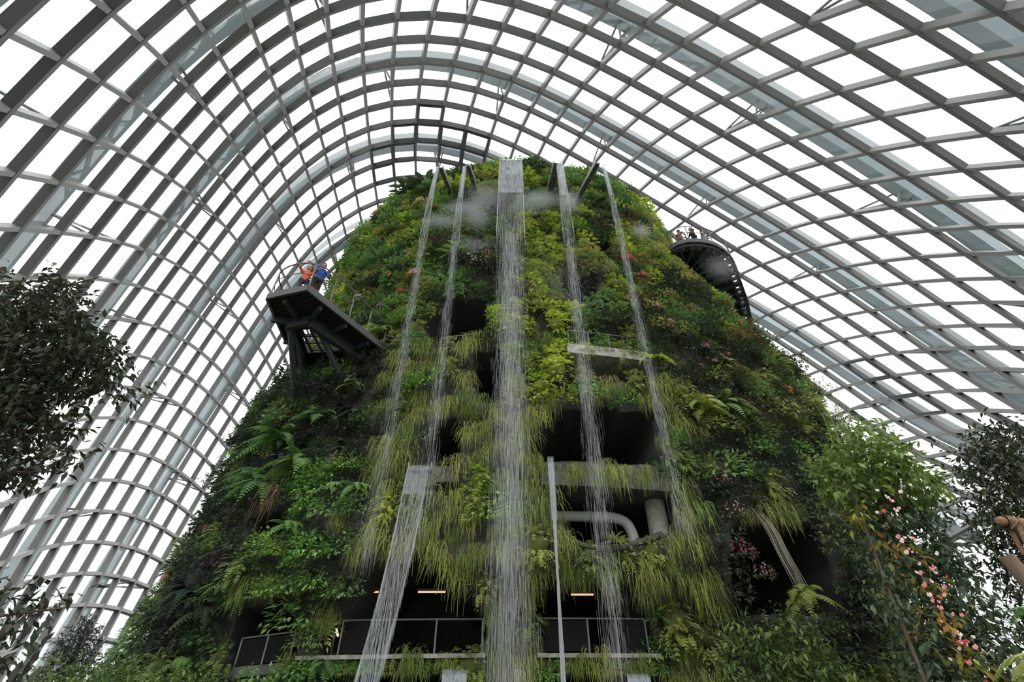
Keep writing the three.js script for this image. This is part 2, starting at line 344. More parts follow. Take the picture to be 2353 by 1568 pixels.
// tube lamps in the lowest terrace
const lampGlow = new THREE.MeshStandardMaterial({ color: 0xffe3cf, emissive: 0xffc9a8, emissiveIntensity: 1.1 });
[[-5.0, 4.05, -16.2, 0.8, 'tube lamp at the end of the terrace ceiling by ferns'], [-2.95, 4.05, -16.2, 0.85, 'tube lamp in the terrace ceiling over the long railing'], [1.85, 3.98, -16.2, 0.7, 'tube lamp half hidden by hanging grass above the terrace']].forEach(([x, y, z, L, label]) => {
  const t = thing('tube_lamp', label, 'lamp', [x + L / 2, y, z]);
  mesh('lamp_housing', new THREE.BoxGeometry(L + 0.06, 0.05, 0.1).translate(0, 0.06, 0), steelDark, t);
  mesh('tube', new THREE.CylinderGeometry(0.025, 0.025, L, 10).rotateZ(Math.PI / 2), lampGlow, t);
  const l = new THREE.RectAreaLight(0xffd2b4, 1.2, L, 0.05); l.rotation.x = -Math.PI / 2; l.position.y = -0.04; t.add(l);
});
{
  const t = thing('wall_lamp', 'small slanted wall lamp at the end of the long railing', 'lamp', [-5.15, 2.95, -15.9]);
  mesh('tube', new THREE.CylinderGeometry(0.03, 0.03, 0.22, 8).rotateZ(0.5), lampGlow, t);
  mesh('lamp_holder', new THREE.BoxGeometry(0.04, 0.5, 0.04).translate(-0.06, -0.3, -0.02), steelDark, t);
  const l = new THREE.PointLight(0xffd2b4, 0.3); l.position.set(0, 0, 0.12); t.add(l);
}

// ---------------------------------------------------------------- plants
// Every plant prototype: z points out of the wall, y up.
const leafMat = (gloss, trans) => new THREE.MeshPhysicalMaterial({ vertexColors: true, roughness: 0.95, transmission: trans, thickness: 0, side: THREE.DoubleSide, specularIntensity: 0.4, clearcoat: gloss, clearcoatRoughness: 0.35 });
const softLeaf = leafMat(0, 0.5), glossLeaf = leafMat(0.5, 0.36), grassLeaf = leafMat(0.1, 0.42);
const tinted = new Map();
function tint(m, c) { const k = m.uuid + c.join(); if (!tinted.has(k)) { const q = m.clone(); q.color.setRGB(...c); tinted.set(k, q); } return tinted.get(k); }
const shade = (r, lo = 0.7, hi = 1.25) => { const k = lo + (hi - lo) * r(), w = (r() - 0.5) * 0.16; return [k * (1 + w), k, k * (1 - w)]; };
// one folded leaf blade
function blade(g, o, dir, nrm, len, wid, col, bend = 0.15) {
  const s = dir.clone().cross(nrm).normalize(), u = s.clone().cross(dir).normalize();
  const B = g.v(o, col), M = g.v(o.clone().addScaledVector(dir, len * 0.45).addScaledVector(u, -wid * 0.12), col);
  const L = g.v(o.clone().addScaledVector(dir, len * 0.42).addScaledVector(s, wid / 2), col), R = g.v(o.clone().addScaledVector(dir, len * 0.42).addScaledVector(s, -wid / 2), col);
  const T = g.v(o.clone().addScaledVector(dir, len).addScaledVector(u, -bend * len), col);
  g.tri(B, R, M); g.tri(R, T, M); g.tri(T, L, M); g.tri(L, B, M);
}
// fern frond along an arching midrib, with leaflets both sides
function frond(g, o, dir, len, wid, pairs, droop, col, r) {
  const side = dir.clone().cross(V(0, 1, 0)); if (side.lengthSq() < 1e-4) side.set(1, 0, 0); side.normalize();
  const at = (t) => o.clone().addScaledVector(dir, len * t * (1 - 0.15 * t)).add(V(0, -droop * len * t * t, 0));
  for (let k = 0; k < pairs; k++) {
    const t = (k + 0.6) / pairs, p = at(t), q = at(Math.min(1, t + 0.9 / pairs)), f = q.clone().sub(p).normalize();
    const w = wid * Math.sin(Math.PI * Math.min(1, 0.18 + t * 0.86)) + 0.01, base = len / pairs * 0.48;
    const c = [col[0] * (0.92 + 0.16 * r()), col[1] * (0.92 + 0.16 * r()), col[2]];
    for (const s of [-1, 1]) {
      const tip = p.clone().addScaledVector(side, s * w).addScaledVector(f, w * 0.35).add(V(0, -w * (0.18 + 0.2 * r()), 0));
      const a = g.v(p.clone().addScaledVector(f, -base * 0.6), c), b = g.v(p.clone().addScaledVector(f, base), c), m = p.clone().lerp(tip, 0.55);
      const m1 = g.v(m.clone().addScaledVector(f, base * 0.9), c), m0 = g.v(m.clone().addScaledVector(f, -base * 0.5), c), e = g.v(tip, c);
      g.quad(a, m0, m1, b); g.tri(m0, e, m1);
    }
  }
}
function dirOut(r, spread, lift) { const a = (r() - 0.5) * 2 * spread, e = lift + (r() - 0.5) * 1.1; return V(Math.sin(a) * Math.cos(e), Math.sin(e), Math.cos(a) * Math.cos(e)).normalize(); }
const PROTO = {
  // cushion of short drooping fronds
  moss_fern(seed) { const g = new GB(), r = mulberry(seed); { const id = []; for (let b = 0; b <= 5; b++) for (let a = 0; a <= 8; a++) { const th = (a / 8 - 0.5) * Math.PI, ph = (b / 5 - 0.5) * Math.PI * 0.9, R = 0.17 * (1 + 0.15 * noise3(a, b, seed)); id.push(g.v(V(Math.sin(th) * Math.cos(ph) * R * 1.15, Math.sin(ph) * R, Math.cos(th) * Math.cos(ph) * R), [0.5, 0.5, 0.5])); } for (let b = 0; b < 5; b++) for (let a = 0; a < 8; a++) { const k = b * 9 + a; g.quad(id[k], id[k + 1], id[k + 10], id[k + 9]); } } for (let k = 0; k < 88; k++) { const az = (r() - 0.5) * 3.1, el = -1.25 + 2.65 * r(), d = V(Math.sin(az) * Math.cos(el), Math.sin(el), Math.cos(az) * Math.cos(el)), R = 0.28 * (0.65 + 0.45 * r()), o = V(d.x * R * 1.15, d.y * R * 0.95, d.z * R); frond(g, o, d.clone().add(V((r() - 0.5) * 0.8, (r() - 0.35) * 0.8, (r() - 0.3) * 0.7)).normalize(), 0.09 + 0.13 * r(), 0.038, 4, 0.25 + 0.4 * r(), shade(r, 0.7, 1.3), r); } return g.geo(); },
  leafy_bush(seed) { const g = new GB(), r = mulberry(seed); for (let k = 0; k < 190; k++) { const d = dirOut(r, 1.5, 0.25), R = 0.12 + 0.36 * Math.sqrt(r()), o = V(d.x * R * 1.2, d.y * R, d.z * R * 0.95); const dd = d.clone().multiplyScalar(0.8).add(V((r() - 0.5) * 1.5, -0.25 + (r() - 0.5) * 1.0, (r() - 0.5) * 1.1)).normalize(); blade(g, o, dd, V((r() - 0.5) * 0.8, 1, 0.5 * r()).normalize(), 0.085 + 0.075 * r(), 0.045 + 0.035 * r(), shade(r, 0.6, 1.35), 0.2 * r()); } return g.geo(); },
  hanging_grass(seed) { const g = new GB(), r = mulberry(seed); for (let k = 0; k < 110; k++) { const a = (r() - 0.5) * 2.8, o = V((r() - 0.5) * 0.55, (r() - 0.35) * 0.5, r() * 0.12), L = 0.2 + 0.45 * r() * r() + 0.1 * r(), out = 0.1 + 0.22 * r(), lift = 0.09 * r(), c = shade(r, 0.6, 1.4), w = 0.006 + 0.007 * r(); let pl, pr; for (let s = 0; s <= 4; s++) { const t = s / 4, p = o.clone().add(V(Math.sin(a) * out * Math.sqrt(t) + 0.04 * Math.sin(k + 3 * t), lift * Math.sin(t * 3) - L * t * t, Math.cos(a) * out * Math.sqrt(t) + 0.05)), ww = w * (1 - t * 0.8), q1 = g.v(p.clone().add(V(-ww, 0, ww * Math.sin(a * 7))), c), q2 = g.v(p.clone().add(V(ww, 0, -ww * Math.sin(a * 7))), c); if (s) g.quad(pl, pr, q2, q1); pl = q1; pr = q2; } } return g.geo(); },
  broadleaf_fern(seed) { const g = new GB(), r = mulberry(seed); for (let k = 0; k < 13; k++) frond(g, V(0, 0, 0), dirOut(r, 1.5, 0.5), 0.8 + 0.5 * r(), 0.17, 15, 0.5 + 0.35 * r(), shade(r, 0.75, 1.2), r); return g.geo(); },
  strap_plant(seed) { const g = new GB(), r = mulberry(seed); for (let k = 0; k < 34; k++) { const d = dirOut(r, 1.5, 0.65), L = 0.4 + 0.35 * r(), c = shade(r), s = d.clone().cross(V(0, 1, 0)).normalize(); let a0, b0; for (let m = 0; m <= 4; m++) { const t = m / 4, p = d.clone().multiplyScalar(L * t).add(V(0, -0.45 * L * t * t, 0)), w = 0.022 * (1 - t * t) + 0.002, a = g.v(p.clone().addScaledVector(s, w), c), b = g.v(p.clone().addScaledVector(s, -w), c); if (m) g.quad(a0, b0, b, a); a0 = a; b0 = b; } } return g.geo(); },
  bigleaf_plant(seed) { const g = new GB(), r = mulberry(seed); for (let k = 0; k < 16; k++) { const d = dirOut(r, 1.4, 0.35), o = d.clone().multiplyScalar(0.15 + 0.3 * r()), dd = d.clone().add(V((r() - 0.5) * 0.8, -0.6 * r(), (r() - 0.5) * 0.5)).normalize(); const len = 0.28 + 0.16 * r(), wid = len * 0.55, c = shade(r, 0.8, 1.2), s = dd.clone().cross(V(0, 1, 0.4).normalize()).normalize(), u = s.clone().cross(dd); const n = 6, mid = [], le = [], ri = []; for (let m = 0; m <= n; m++) { const t = m / n, w = wid / 2 * Math.sqrt(Math.sin(Math.PI * Math.min(1, 0.06 + t * 0.94))) * (1.1 - 0.5 * t), p = o.clone().addScaledVector(dd, len * t).addScaledVector(u, -0.3 * len * t * t); mid.push(g.v(p, c)); le.push(g.v(p.clone().addScaledVector(s, w).addScaledVector(u, w * 0.3), c)); ri.push(g.v(p.clone().addScaledVector(s, -w).addScaledVector(u, w * 0.3), c)); } for (let m = 0; m < n; m++) { g.quad(le[m], mid[m], mid[m + 1], le[m + 1]); g.quad(mid[m], ri[m], ri[m + 1], mid[m + 1]); } } return g.geo(); },
};
const variants = {};
for (const [name, f] of Object.entries(PROTO)) variants[name] = [11, 23, 37, 53].map((s) => f(s));
const matOf = { moss_fern: softLeaf, leafy_bush: glossLeaf, hanging_grass: grassLeaf, broadleaf_fern: softLeaf, strap_plant: grassLeaf, bigleaf_plant: glossLeaf };
// leaf colours by tone (linear)
const TONE = {
  lime: [[0.568, 0.676, 0.088], [0.487, 0.622, 0.079], [0.634, 0.703, 0.116], [0.447, 0.568, 0.093]],
  olive: [[0.338, 0.421, 0.097], [0.421, 0.472, 0.117], [0.288, 0.389, 0.103], [0.405, 0.405, 0.139]],
  green: [[0.204, 0.375, 0.096], [0.266, 0.453, 0.111], [0.156, 0.312, 0.098], [0.235, 0.390, 0.129]],
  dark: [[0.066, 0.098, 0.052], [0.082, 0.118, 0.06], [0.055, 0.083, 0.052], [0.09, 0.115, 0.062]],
  straw: [[0.357, 0.399, 0.095], [0.294, 0.357, 0.077], [0.399, 0.420, 0.111], [0.252, 0.326, 0.076]],
  leaf: [[0.237, 0.490, 0.088], [0.296, 0.564, 0.110], [0.194, 0.415, 0.090], [0.356, 0.564, 0.125]],
  purple: [[0.125, 0.056, 0.069], [0.150, 0.062, 0.062], [0.100, 0.050, 0.062], [0.138, 0.075, 0.075]],
  brown: [[0.213, 0.150, 0.075], [0.250, 0.175, 0.088], [0.175, 0.138, 0.075], [0.200, 0.163, 0.062]],
};
const kindNames = { moss_fern: 'moss fern', leafy_bush: 'leafy bush', hanging_grass: 'hanging grass tuft', broadleaf_fern: 'arching fern', strap_plant: 'strap-leaved plant', bigleaf_plant: 'large-leaved plant' };
const toneNames = { lime: 'lime green', olive: 'olive green', green: 'mid green', dark: 'dark green', straw: 'yellow-green', leaf: 'fresh green', purple: 'purple', brown: 'brownish' };
// where on the mountain, in words: the nearest landmark
const LANDMARKS = [[-4.9, 23, 'the feathery salmon flowers'], [-2.3, 23.6, 'the two thin spouts'], [0, 24.5, 'the widest waterfall lip'], [2.3, 23.5, 'the spout beside the widest fall'], [4, 23.6, 'the slanting spout'], [7, 25, 'the summit edge by the walkway'], [-7, 25, 'the summit edge over the platform'], [-6.5, 19.5, 'the clump of strap leaves'], [-8.3, 21, 'the shoulder rim over the platform'], [-8.5, 17, 'the lookout sign'], [-5.7, 15.2, 'the violet flowers'], [-3.2, 18.6, 'the purple-leaved bush'], [-1.6, 17.8, 'the slit cavern'], [-2.2, 13.6, 'the triangular cavern'], [-4.3, 16.6, 'the rosy flower head'], [-0.3, 20.5, 'the mist beside the widest waterfall'], [1.4, 18, 'the top of the lime moss column'], [1.4, 14, 'the middle of the lime moss column'], [1.2, 11, 'the foot of the lime moss column'], [3, 15.5, 'the grey niche'], [4.2, 20.8, 'the heart-leaved plant'], [5.6, 17.3, 'the red bromeliads'], [8, 19.5, 'the coral begonias'], [10.2, 16.9, 'the large coral clump'], [6.4, 14, 'the single pink bloom'], [3.8, 12.3, 'the pale terrace edge'], [7.8, 12.2, 'the pink rhododendrons'], [10.9, 11.3, 'the golden orange flower'], [7.2, 9.8, 'the olive tree ferns'], [12.5, 13.5, 'the outer edge of the flowery slope'], [3, 8.6, 'the widest dark cavern'], [3.2, 5.9, 'the duct cavern'], [-0.9, 10.8, 'the narrow cavern behind the fall'], [-2.4, 8.3, 'the small square cavern'], [-2.9, 7.2, 'the lower spout'], [-4.6, 10.5, 'the leftmost thin waterfall'], [-6.8, 11.4, 'the platform props'], [-10.4, 10.5, 'the upper rim of the fern slope'], [-8, 8.6, 'the wide tree ferns'], [-5.8, 7.4, 'the magenta specks'], [-7.8, 6.3, 'the brown dried grass'], [-10.6, 6.5, 'the outer rim of the fern slope'], [-5, 5, 'the fresh green bank'], [-7.3, 3, 'the low railed cavern'], [-10.5, 2.6, 'the foot of the fern slope'], [-2.8, 4.6, 'the ceiling tube lamps'], [-3, 1.6, 'the long railing'], [0, 5.5, 'the wet rock column'], [0, 2, 'the foot of the widest waterfall'], [2.2, 1.8, 'the terrace with the seated person'], [5.2, 6, 'the end of the duct cavern'], [5.2, 2.8, 'the yellow-green curtain of grass'], [6.8, 5.8, 'the pink creeper flowers'], [8.8, 6.6, 'the cavern with hanging roots'], [8.5, 2.2, 'the foot of the root cavern'], [11.5, 7.5, 'the dark shrubs over the root cavern'], [12.5, 3, 'the far foot of the flowery slope']];
function place(x, h) {
  let best = 1e9, L; for (const l of LANDMARKS) { const d = Math.hypot((x - l[0]) * 1.1, h - l[1]); if (d < best) { best = d; L = l; } }
  const dx = x - L[0], dh = h - L[1];
  return `${best < 0.5 ? 'at' : Math.abs(dh) > Math.abs(dx) ? (dh > 0 ? 'above' : 'below') : (dx < 0) === (x < 0) ? 'outward of' : 'inward of'} ${L[2]}`;
}
const sizeWord = (p) => (p.scale > 1.45 ? 'large ' : p.scale > 1.1 ? '' : 'small ');
// which plant grows where
function growsAt(x, h, r) {
  const n = noise3(x * 0.35 + 5, h * 0.35, 2.2), n2 = noise3(x * 0.8, h * 0.8, 7.7), q = r();
  const pick = (...list) => { let s = 0; for (const [w] of list) s += w; let t = q * s; for (const [w, k, c] of list) { if ((t -= w) <= 0) return [k, c]; } return [list[0][1], list[0][2]]; };
  if (h > 23.5) return pick([4, 'moss_fern', 'olive'], [2, 'moss_fern', 'lime'], [2.5, 'leafy_bush', 'green'], [1.3, 'leafy_bush', 'dark'], [1.2, 'strap_plant', 'green'], [1, 'moss_fern', 'green']);
  // lime column right of the wide fall
  if (x > 0.4 && x < 2.3 && h > 9.5 && h < 20.5) return pick([7, 'moss_fern', 'lime'], [1.5, 'moss_fern', 'olive'], [1, 'hanging_grass', 'straw'], [0.7, 'leafy_bush', 'olive']);
  // hanging grasses of the lower centre
  if (x > -4.6 && x < 0.9 && h < 12.3 && h > 1) { const edge = x < -3.9 ? 2 : 0; if (h < 7 && Math.abs(x) < 0.35) return n2 > -0.2 ? null : ['hanging_grass', 'olive']; return pick([h < 8 ? 8 : 5, 'hanging_grass', 'straw'], [3, 'moss_fern', n > 0 ? 'lime' : 'olive'], [1.2 + edge, 'leafy_bush', 'leaf'], [1.5, 'hanging_grass', 'olive']); }
  if (x >= 0.9 && x < 6 && h < 10.7) return pick([5, 'hanging_grass', 'straw'], [2, 'hanging_grass', 'olive'], [2.5, 'moss_fern', 'olive'], [1.3, 'leafy_bush', 'leaf'], [0.5, 'strap_plant', 'green']);
  // fresh green bank, lower left
  if (x < -3.4 && x > -8 && h < 8.2 && n > -0.45) return pick([7, 'leafy_bush', 'leaf'], [2, 'leafy_bush', 'green'], [1, 'broadleaf_fern', 'green'], [0.6, 'hanging_grass', 'straw']);
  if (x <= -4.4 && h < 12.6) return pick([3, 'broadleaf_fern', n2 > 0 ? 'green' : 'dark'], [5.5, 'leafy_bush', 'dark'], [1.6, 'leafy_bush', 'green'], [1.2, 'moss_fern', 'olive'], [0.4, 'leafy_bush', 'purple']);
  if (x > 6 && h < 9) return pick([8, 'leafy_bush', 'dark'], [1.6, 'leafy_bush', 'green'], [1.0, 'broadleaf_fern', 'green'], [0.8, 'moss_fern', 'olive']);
  if (x >= 5 && h < 15) return pick([6, 'leafy_bush', 'dark'], [1.6, 'leafy_bush', 'olive'], [1.6, 'moss_fern', 'olive'], [0.8, 'leafy_bush', 'green'], [0.7, 'broadleaf_fern', 'olive'], [0.5, 'leafy_bush', 'brown']);
  if (x >= 5) return n > 0.0 ? pick([4, 'moss_fern', 'olive'], [2, 'leafy_bush', 'olive'], [2, 'moss_fern', 'green'], [1.5, 'moss_fern', 'lime'], [1, 'broadleaf_fern', 'olive']) : pick([5, 'leafy_bush', 'dark'], [2.0, 'leafy_bush', 'olive'], [2, 'moss_fern', 'olive'], [0.8, 'strap_plant', 'green'], [0.6, 'leafy_bush', 'brown']);
  if (x > 2.3) return pick([4, 'moss_fern', n > 0 ? 'lime' : 'olive'], [2.5, 'leafy_bush', n2 > 0 ? 'dark' : 'green'], [1.6, 'moss_fern', 'green'], [0.7, 'bigleaf_plant', 'dark'], [0.8, 'hanging_grass', 'straw']);
  if (x < -5) return n > 0 ? pick([5, 'moss_fern', 'olive'], [2, 'moss_fern', 'lime'], [2, 'leafy_bush', 'green'], [0.8, 'strap_plant', 'green']) : pick([3, 'leafy_bush', 'dark'], [3, 'moss_fern', 'olive'], [2, 'leafy_bush', 'green'], [1, 'broadleaf_fern', 'green']);
  return pick([4, 'moss_fern', n > 0 ? 'lime' : 'olive'], [2.5, 'moss_fern', 'green'], [2.2, 'leafy_bush', n2 > 0.1 ? 'dark' : 'green'], [0.9, 'bigleaf_plant', 'dark'], [1, 'strap_plant', 'green'], [0.5, 'leafy_bush', 'purple']);
}
const planted = [];
{
  const r = mulberry(2024), cell = new Map(), ck = (x, h) => Math.floor(x / 0.8) * 1000 + Math.floor(h / 0.8);
  const free = (x, h, z, gap) => { for (let a = -1; a <= 1; a++) for (let b = -1; b <= 1; b++) for (const [px, ph, pz, pg] of cell.get(ck(x + a * 0.8, h + b * 0.8)) || []) if (Math.hypot(px - x, ph - h, pz - z) < Math.min(gap, 0.8)) return false; return true; };
  const BIG = { moss_fern: 1.5, leafy_bush: 1.3, hanging_grass: 1.15, broadleaf_fern: 0.9, strap_plant: 1.05, bigleaf_plant: 1.1 };
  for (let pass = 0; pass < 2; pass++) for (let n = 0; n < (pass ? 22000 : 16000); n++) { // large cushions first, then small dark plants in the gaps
    const h = 0.3 + 30.5 * r(), phi = Math.PI * r(), rx = rxAt(Math.cos(phi) < 0 ? -1 : 1, h), x = Math.cos(phi) * rx;
    if (caveAt(x, h, 0.2)) continue;
    const z = face(x, h); if (!free(x, h, z, pass ? 0.36 + 0.1 * r() : 0.52 + 0.22 * r())) continue;
    const kind = growsAt(x, h, r); if (!kind) continue;
    let [name, tone] = kind;
    if (h > 7 && caveAt(x, h + 0.4) && name !== 'hanging_grass') { if (pass || r() < 0.7) continue; name = 'moss_fern'; }
    if (x > -9.4 && x < -5 && h > 12.1 && h < 13.1) continue; // the deck of the platform runs in here
    const c = ck(x, h); if (!cell.has(c)) cell.set(c, []); cell.get(c).push([x, h, z]);
    const nn = faceNormal(x, h), under = caveAt(x, h - 0.75) > 0;
    if (under && h < 12 && r() < 0.5) { name = 'hanging_grass'; tone = 'straw'; }
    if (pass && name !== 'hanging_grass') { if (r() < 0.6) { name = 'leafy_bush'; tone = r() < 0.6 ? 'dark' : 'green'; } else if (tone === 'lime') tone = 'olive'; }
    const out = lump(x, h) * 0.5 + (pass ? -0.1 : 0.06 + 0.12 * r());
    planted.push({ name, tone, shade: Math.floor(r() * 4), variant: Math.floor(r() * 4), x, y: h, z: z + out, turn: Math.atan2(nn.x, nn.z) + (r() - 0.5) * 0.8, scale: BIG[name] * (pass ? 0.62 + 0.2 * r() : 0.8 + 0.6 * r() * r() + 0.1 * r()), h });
  }
  // moss strip on the wall under the lowest terrace
  for (let x = -6.2; x < 4.3; x += 0.2 + 0.08 * r()) { if (Math.abs(x) < 0.75) continue; for (const h of [2.2, 2.02]) planted.push({ name: 'moss_fern', tone: r() < 0.6 ? 'leaf' : 'olive', shade: Math.floor(r() * 4), variant: Math.floor(r() * 4), x: x + 0.1 * r(), y: h + 0.08 * r(), z: face(x, h) + 0.12, turn: (r() - 0.5), scale: 0.34 + 0.2 * r(), h }); }
}
function addPlants(list, labelOf, groupOf) {
  const byKind = {};
  for (const p of list) { p.size = p.scale / Math.hypot(p.x, p.y - 1.6, p.z) * (Math.abs(p.x) > 12 ? 0.6 : 1); (byKind[p.name] ||= []).push(p); }
  for (const [name, all] of Object.entries(byKind)) {
    all.sort((a, b) => b.size - a.size);
    all.slice(0, 300).forEach((p) => {
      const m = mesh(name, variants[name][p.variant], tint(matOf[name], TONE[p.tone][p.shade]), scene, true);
      m.position.set(p.x, p.y, p.z); m.rotation.y = p.turn; m.scale.setScalar(p.scale);
      tag(m, labelOf(p), { moss_fern: 'fern', leafy_bush: 'bush', hanging_grass: 'grass', broadleaf_fern: 'fern', strap_plant: 'plant', bigleaf_plant: 'plant' }[name], groupOf(p), 'thing');
    });
    const rest = all.slice(300);
    if (!rest.length) continue;
    const q = new THREE.Quaternion(), Y = V(0, 1, 0), M = new THREE.Matrix4(), C = new THREE.Color(), root = new THREE.Group();
    root.name = numbered(name + '_cover'); scene.add(root);
    tag(root, `${kindNames[name]} plants crowding the mountain beyond those nearest`, 'foliage', null, 'stuff');
    for (let v = 0; v < 4; v++) {
      const mine = rest.filter((p) => p.variant === v); if (!mine.length) continue;
      const im = new THREE.InstancedMesh(variants[name][v], matOf[name], mine.length); im.name = 'foliage'; im.castShadow = im.receiveShadow = true;
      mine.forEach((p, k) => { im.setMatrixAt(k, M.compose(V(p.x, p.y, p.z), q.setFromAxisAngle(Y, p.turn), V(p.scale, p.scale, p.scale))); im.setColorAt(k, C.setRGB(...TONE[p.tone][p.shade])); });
      root.add(im);
    }
  }
}
addPlants(planted, (p) => `${sizeWord(p)}${toneNames[p.tone]} ${kindNames[p.name]} ${place(p.x, p.h)}`, (p) => `${toneNames[p.tone]} ${kindNames[p.name]} patch ${place(p.x, p.h)}`);

// ---------------------------------------------------------------- people
function personGeo(pose) { // pose: bones [ax,ay,az, bx,by,bz, ra, rb, part]; one continuous skin meshed from a smooth distance field
  const N = 84, mc = new MarchingCubes(N, new THREE.MeshStandardMaterial(), false, false, 60000);
  mc.isolation = 0; const half = N / 2, f = mc.field;
  const dist = (p, b) => { const dx = b[3] - b[0], dy = b[4] - b[1], dz = b[5] - b[2], l = dx * dx + dy * dy + dz * dz; let t = ((p[0] - b[0]) * dx + (p[1] - b[1]) * dy + (p[2] - b[2]) * dz) / l; t = Math.max(0, Math.min(1, t)); return Math.hypot(p[0] - b[0] - dx * t, p[1] - b[1] - dy * t, p[2] - b[2] - dz * t) - (b[6] + (b[7] - b[6]) * t); };
  const K = 0.03;
  for (let z = 0; z < N; z++) for (let y = 0; y < N; y++) for (let x = 0; x < N; x++) {
    const p = [(x - half) / half, (y - half) / half + 0.88, (z - half) / half]; let d = 9;
    if (Math.abs(p[0]) < 0.62 && Math.abs(p[2]) < 0.6) for (const b of pose) { const e = dist(p, b), h = Math.max(0, K - Math.abs(d - e)) / K; d = Math.min(d, e) - h * h * K * 0.25; }
    f[x + y * N + z * N * N] = -Math.min(d, 0.3);
  }
  mc.update();
  const n = mc.count, P = mc.positionArray.slice(0, n * 3), Nn = mc.normalArray.slice(0, n * 3), C = new Float32Array(n * 3), S = 1;
  for (let k = 0; k < n; k++) {
    const p = [P[k * 3] * S, P[k * 3 + 1] * S + 0.88, P[k * 3 + 2] * S]; P[k * 3] = p[0]; P[k * 3 + 1] = p[1]; P[k * 3 + 2] = p[2];
    let best = 9, col = WHITE; for (const b of pose) { const e = dist(p, b); if (e < best) { best = e; col = b[8]; } } C.set(col, k * 3);
  }
  const g = new THREE.BufferGeometry(); g.setAttribute('position', new THREE.BufferAttribute(P, 3)); g.setAttribute('normal', new THREE.BufferAttribute(Nn, 3)); g.setAttribute('color', new THREE.BufferAttribute(C, 3));
  return g;
}
const skin = [0.42, 0.24, 0.16], personMat = std([1, 1, 1], 0.8, { vertexColors: true }), hairMat = std([0.02, 0.016, 0.014], 0.6);
function person(label, p, turn, c, arms, lean = 0, scale = 1) {
  const [top, bottom, shoe] = c, L = lean, sh = 1.42, b = [];
  const bone = (a, e, r0, r1, col) => b.push([...a, ...e, r0, r1, col]);
  bone([-0.09, 0.92, 0], [0.09, 0.92, 0], 0.115, 0.115, bottom); bone([0, 0.95, 0], [0, 1.2, L * 0.5], 0.125, 0.135, top); bone([0, 1.2, L * 0.5], [0, 1.38, L], 0.135, 0.12, top);
  bone([-0.16, sh - 0.03, L], [0.16, sh - 0.03, L], 0.075, 0.075, top); bone([0, 1.42, L], [0, 1.53, L * 1.2], 0.052, 0.05, skin);
  bone([0, 1.6, L * 1.25 + 0.02], [0, 1.67, L * 1.25], 0.082, 0.098, skin); bone([0, 1.6, L * 1.25 + 0.09], [0, 1.585, L * 1.25 + 0.115], 0.016, 0.014, skin); bone([-0.1, 1.62, L * 1.25], [0.1, 1.62, L * 1.25], 0.018, 0.018, skin);
  for (const s of [-1, 1]) {
    bone([s * 0.1, 0.88, 0], [s * 0.11, 0.5, 0.02], 0.088, 0.06, bottom); bone([s * 0.11, 0.5, 0.02], [s * 0.12, 0.1, -0.02], 0.056, 0.04, c[3] ? skin : bottom); bone([s * 0.12, 0.06, -0.03], [s * 0.13, 0.04, 0.14], 0.045, 0.036, shoe);
    const A = arms[s < 0 ? 0 : 1], el = [s * A[0][0], sh + A[0][1], L + A[0][2]], wr = [s * A[1][0], sh + A[1][1], L + A[1][2]];
    bone([s * 0.2, sh - 0.04, L], el, 0.052, 0.042, top); bone(el, wr, 0.04, 0.03, A[2] ? top : skin);
    const d = V(wr[0] - el[0], wr[1] - el[1], wr[2] - el[2]).normalize(), q = (t, o) => [wr[0] + d.x * t + o, wr[1] + d.y * t, wr[2] + d.z * t];
    bone(wr, q(0.08, 0), 0.034, 0.036, skin); for (let k = 0; k < 4; k++) bone(q(0.08, (k - 1.5) * 0.019), q(0.15 + (k === 1 ? 0.02 : 0), (k - 1.5) * 0.021), 0.011, 0.009, skin); bone(q(0.03, -s * 0.03), q(0.09, -s * 0.055), 0.012, 0.01, skin);
  }
  const t = thing('person', label, 'person', p, turn); t.scale.setScalar(scale);
  mesh('body', personGeo(b), personMat, t);
  const hair = new THREE.SphereGeometry(0.112, 18, 12, 0, Math.PI * 2, 0, Math.PI * 0.58).rotateX(-0.35).translate(0, 1.655, L * 1.25 - 0.012); mesh('hair', hair, hairMat, t);
  return t;
}
const ARM = { down: [[0.27, -0.3, 0.0], [0.27, -0.55, 0.08], 0], rail: [[0.28, -0.27, 0.08], [0.2, -0.36, 0.33], 0], up: [[0.3, 0.05, 0.2], [0.1, 0.2, 0.3], 0], sleeveDown: [[0.27, -0.3, 0], [0.27, -0.55, 0.08], 1] };

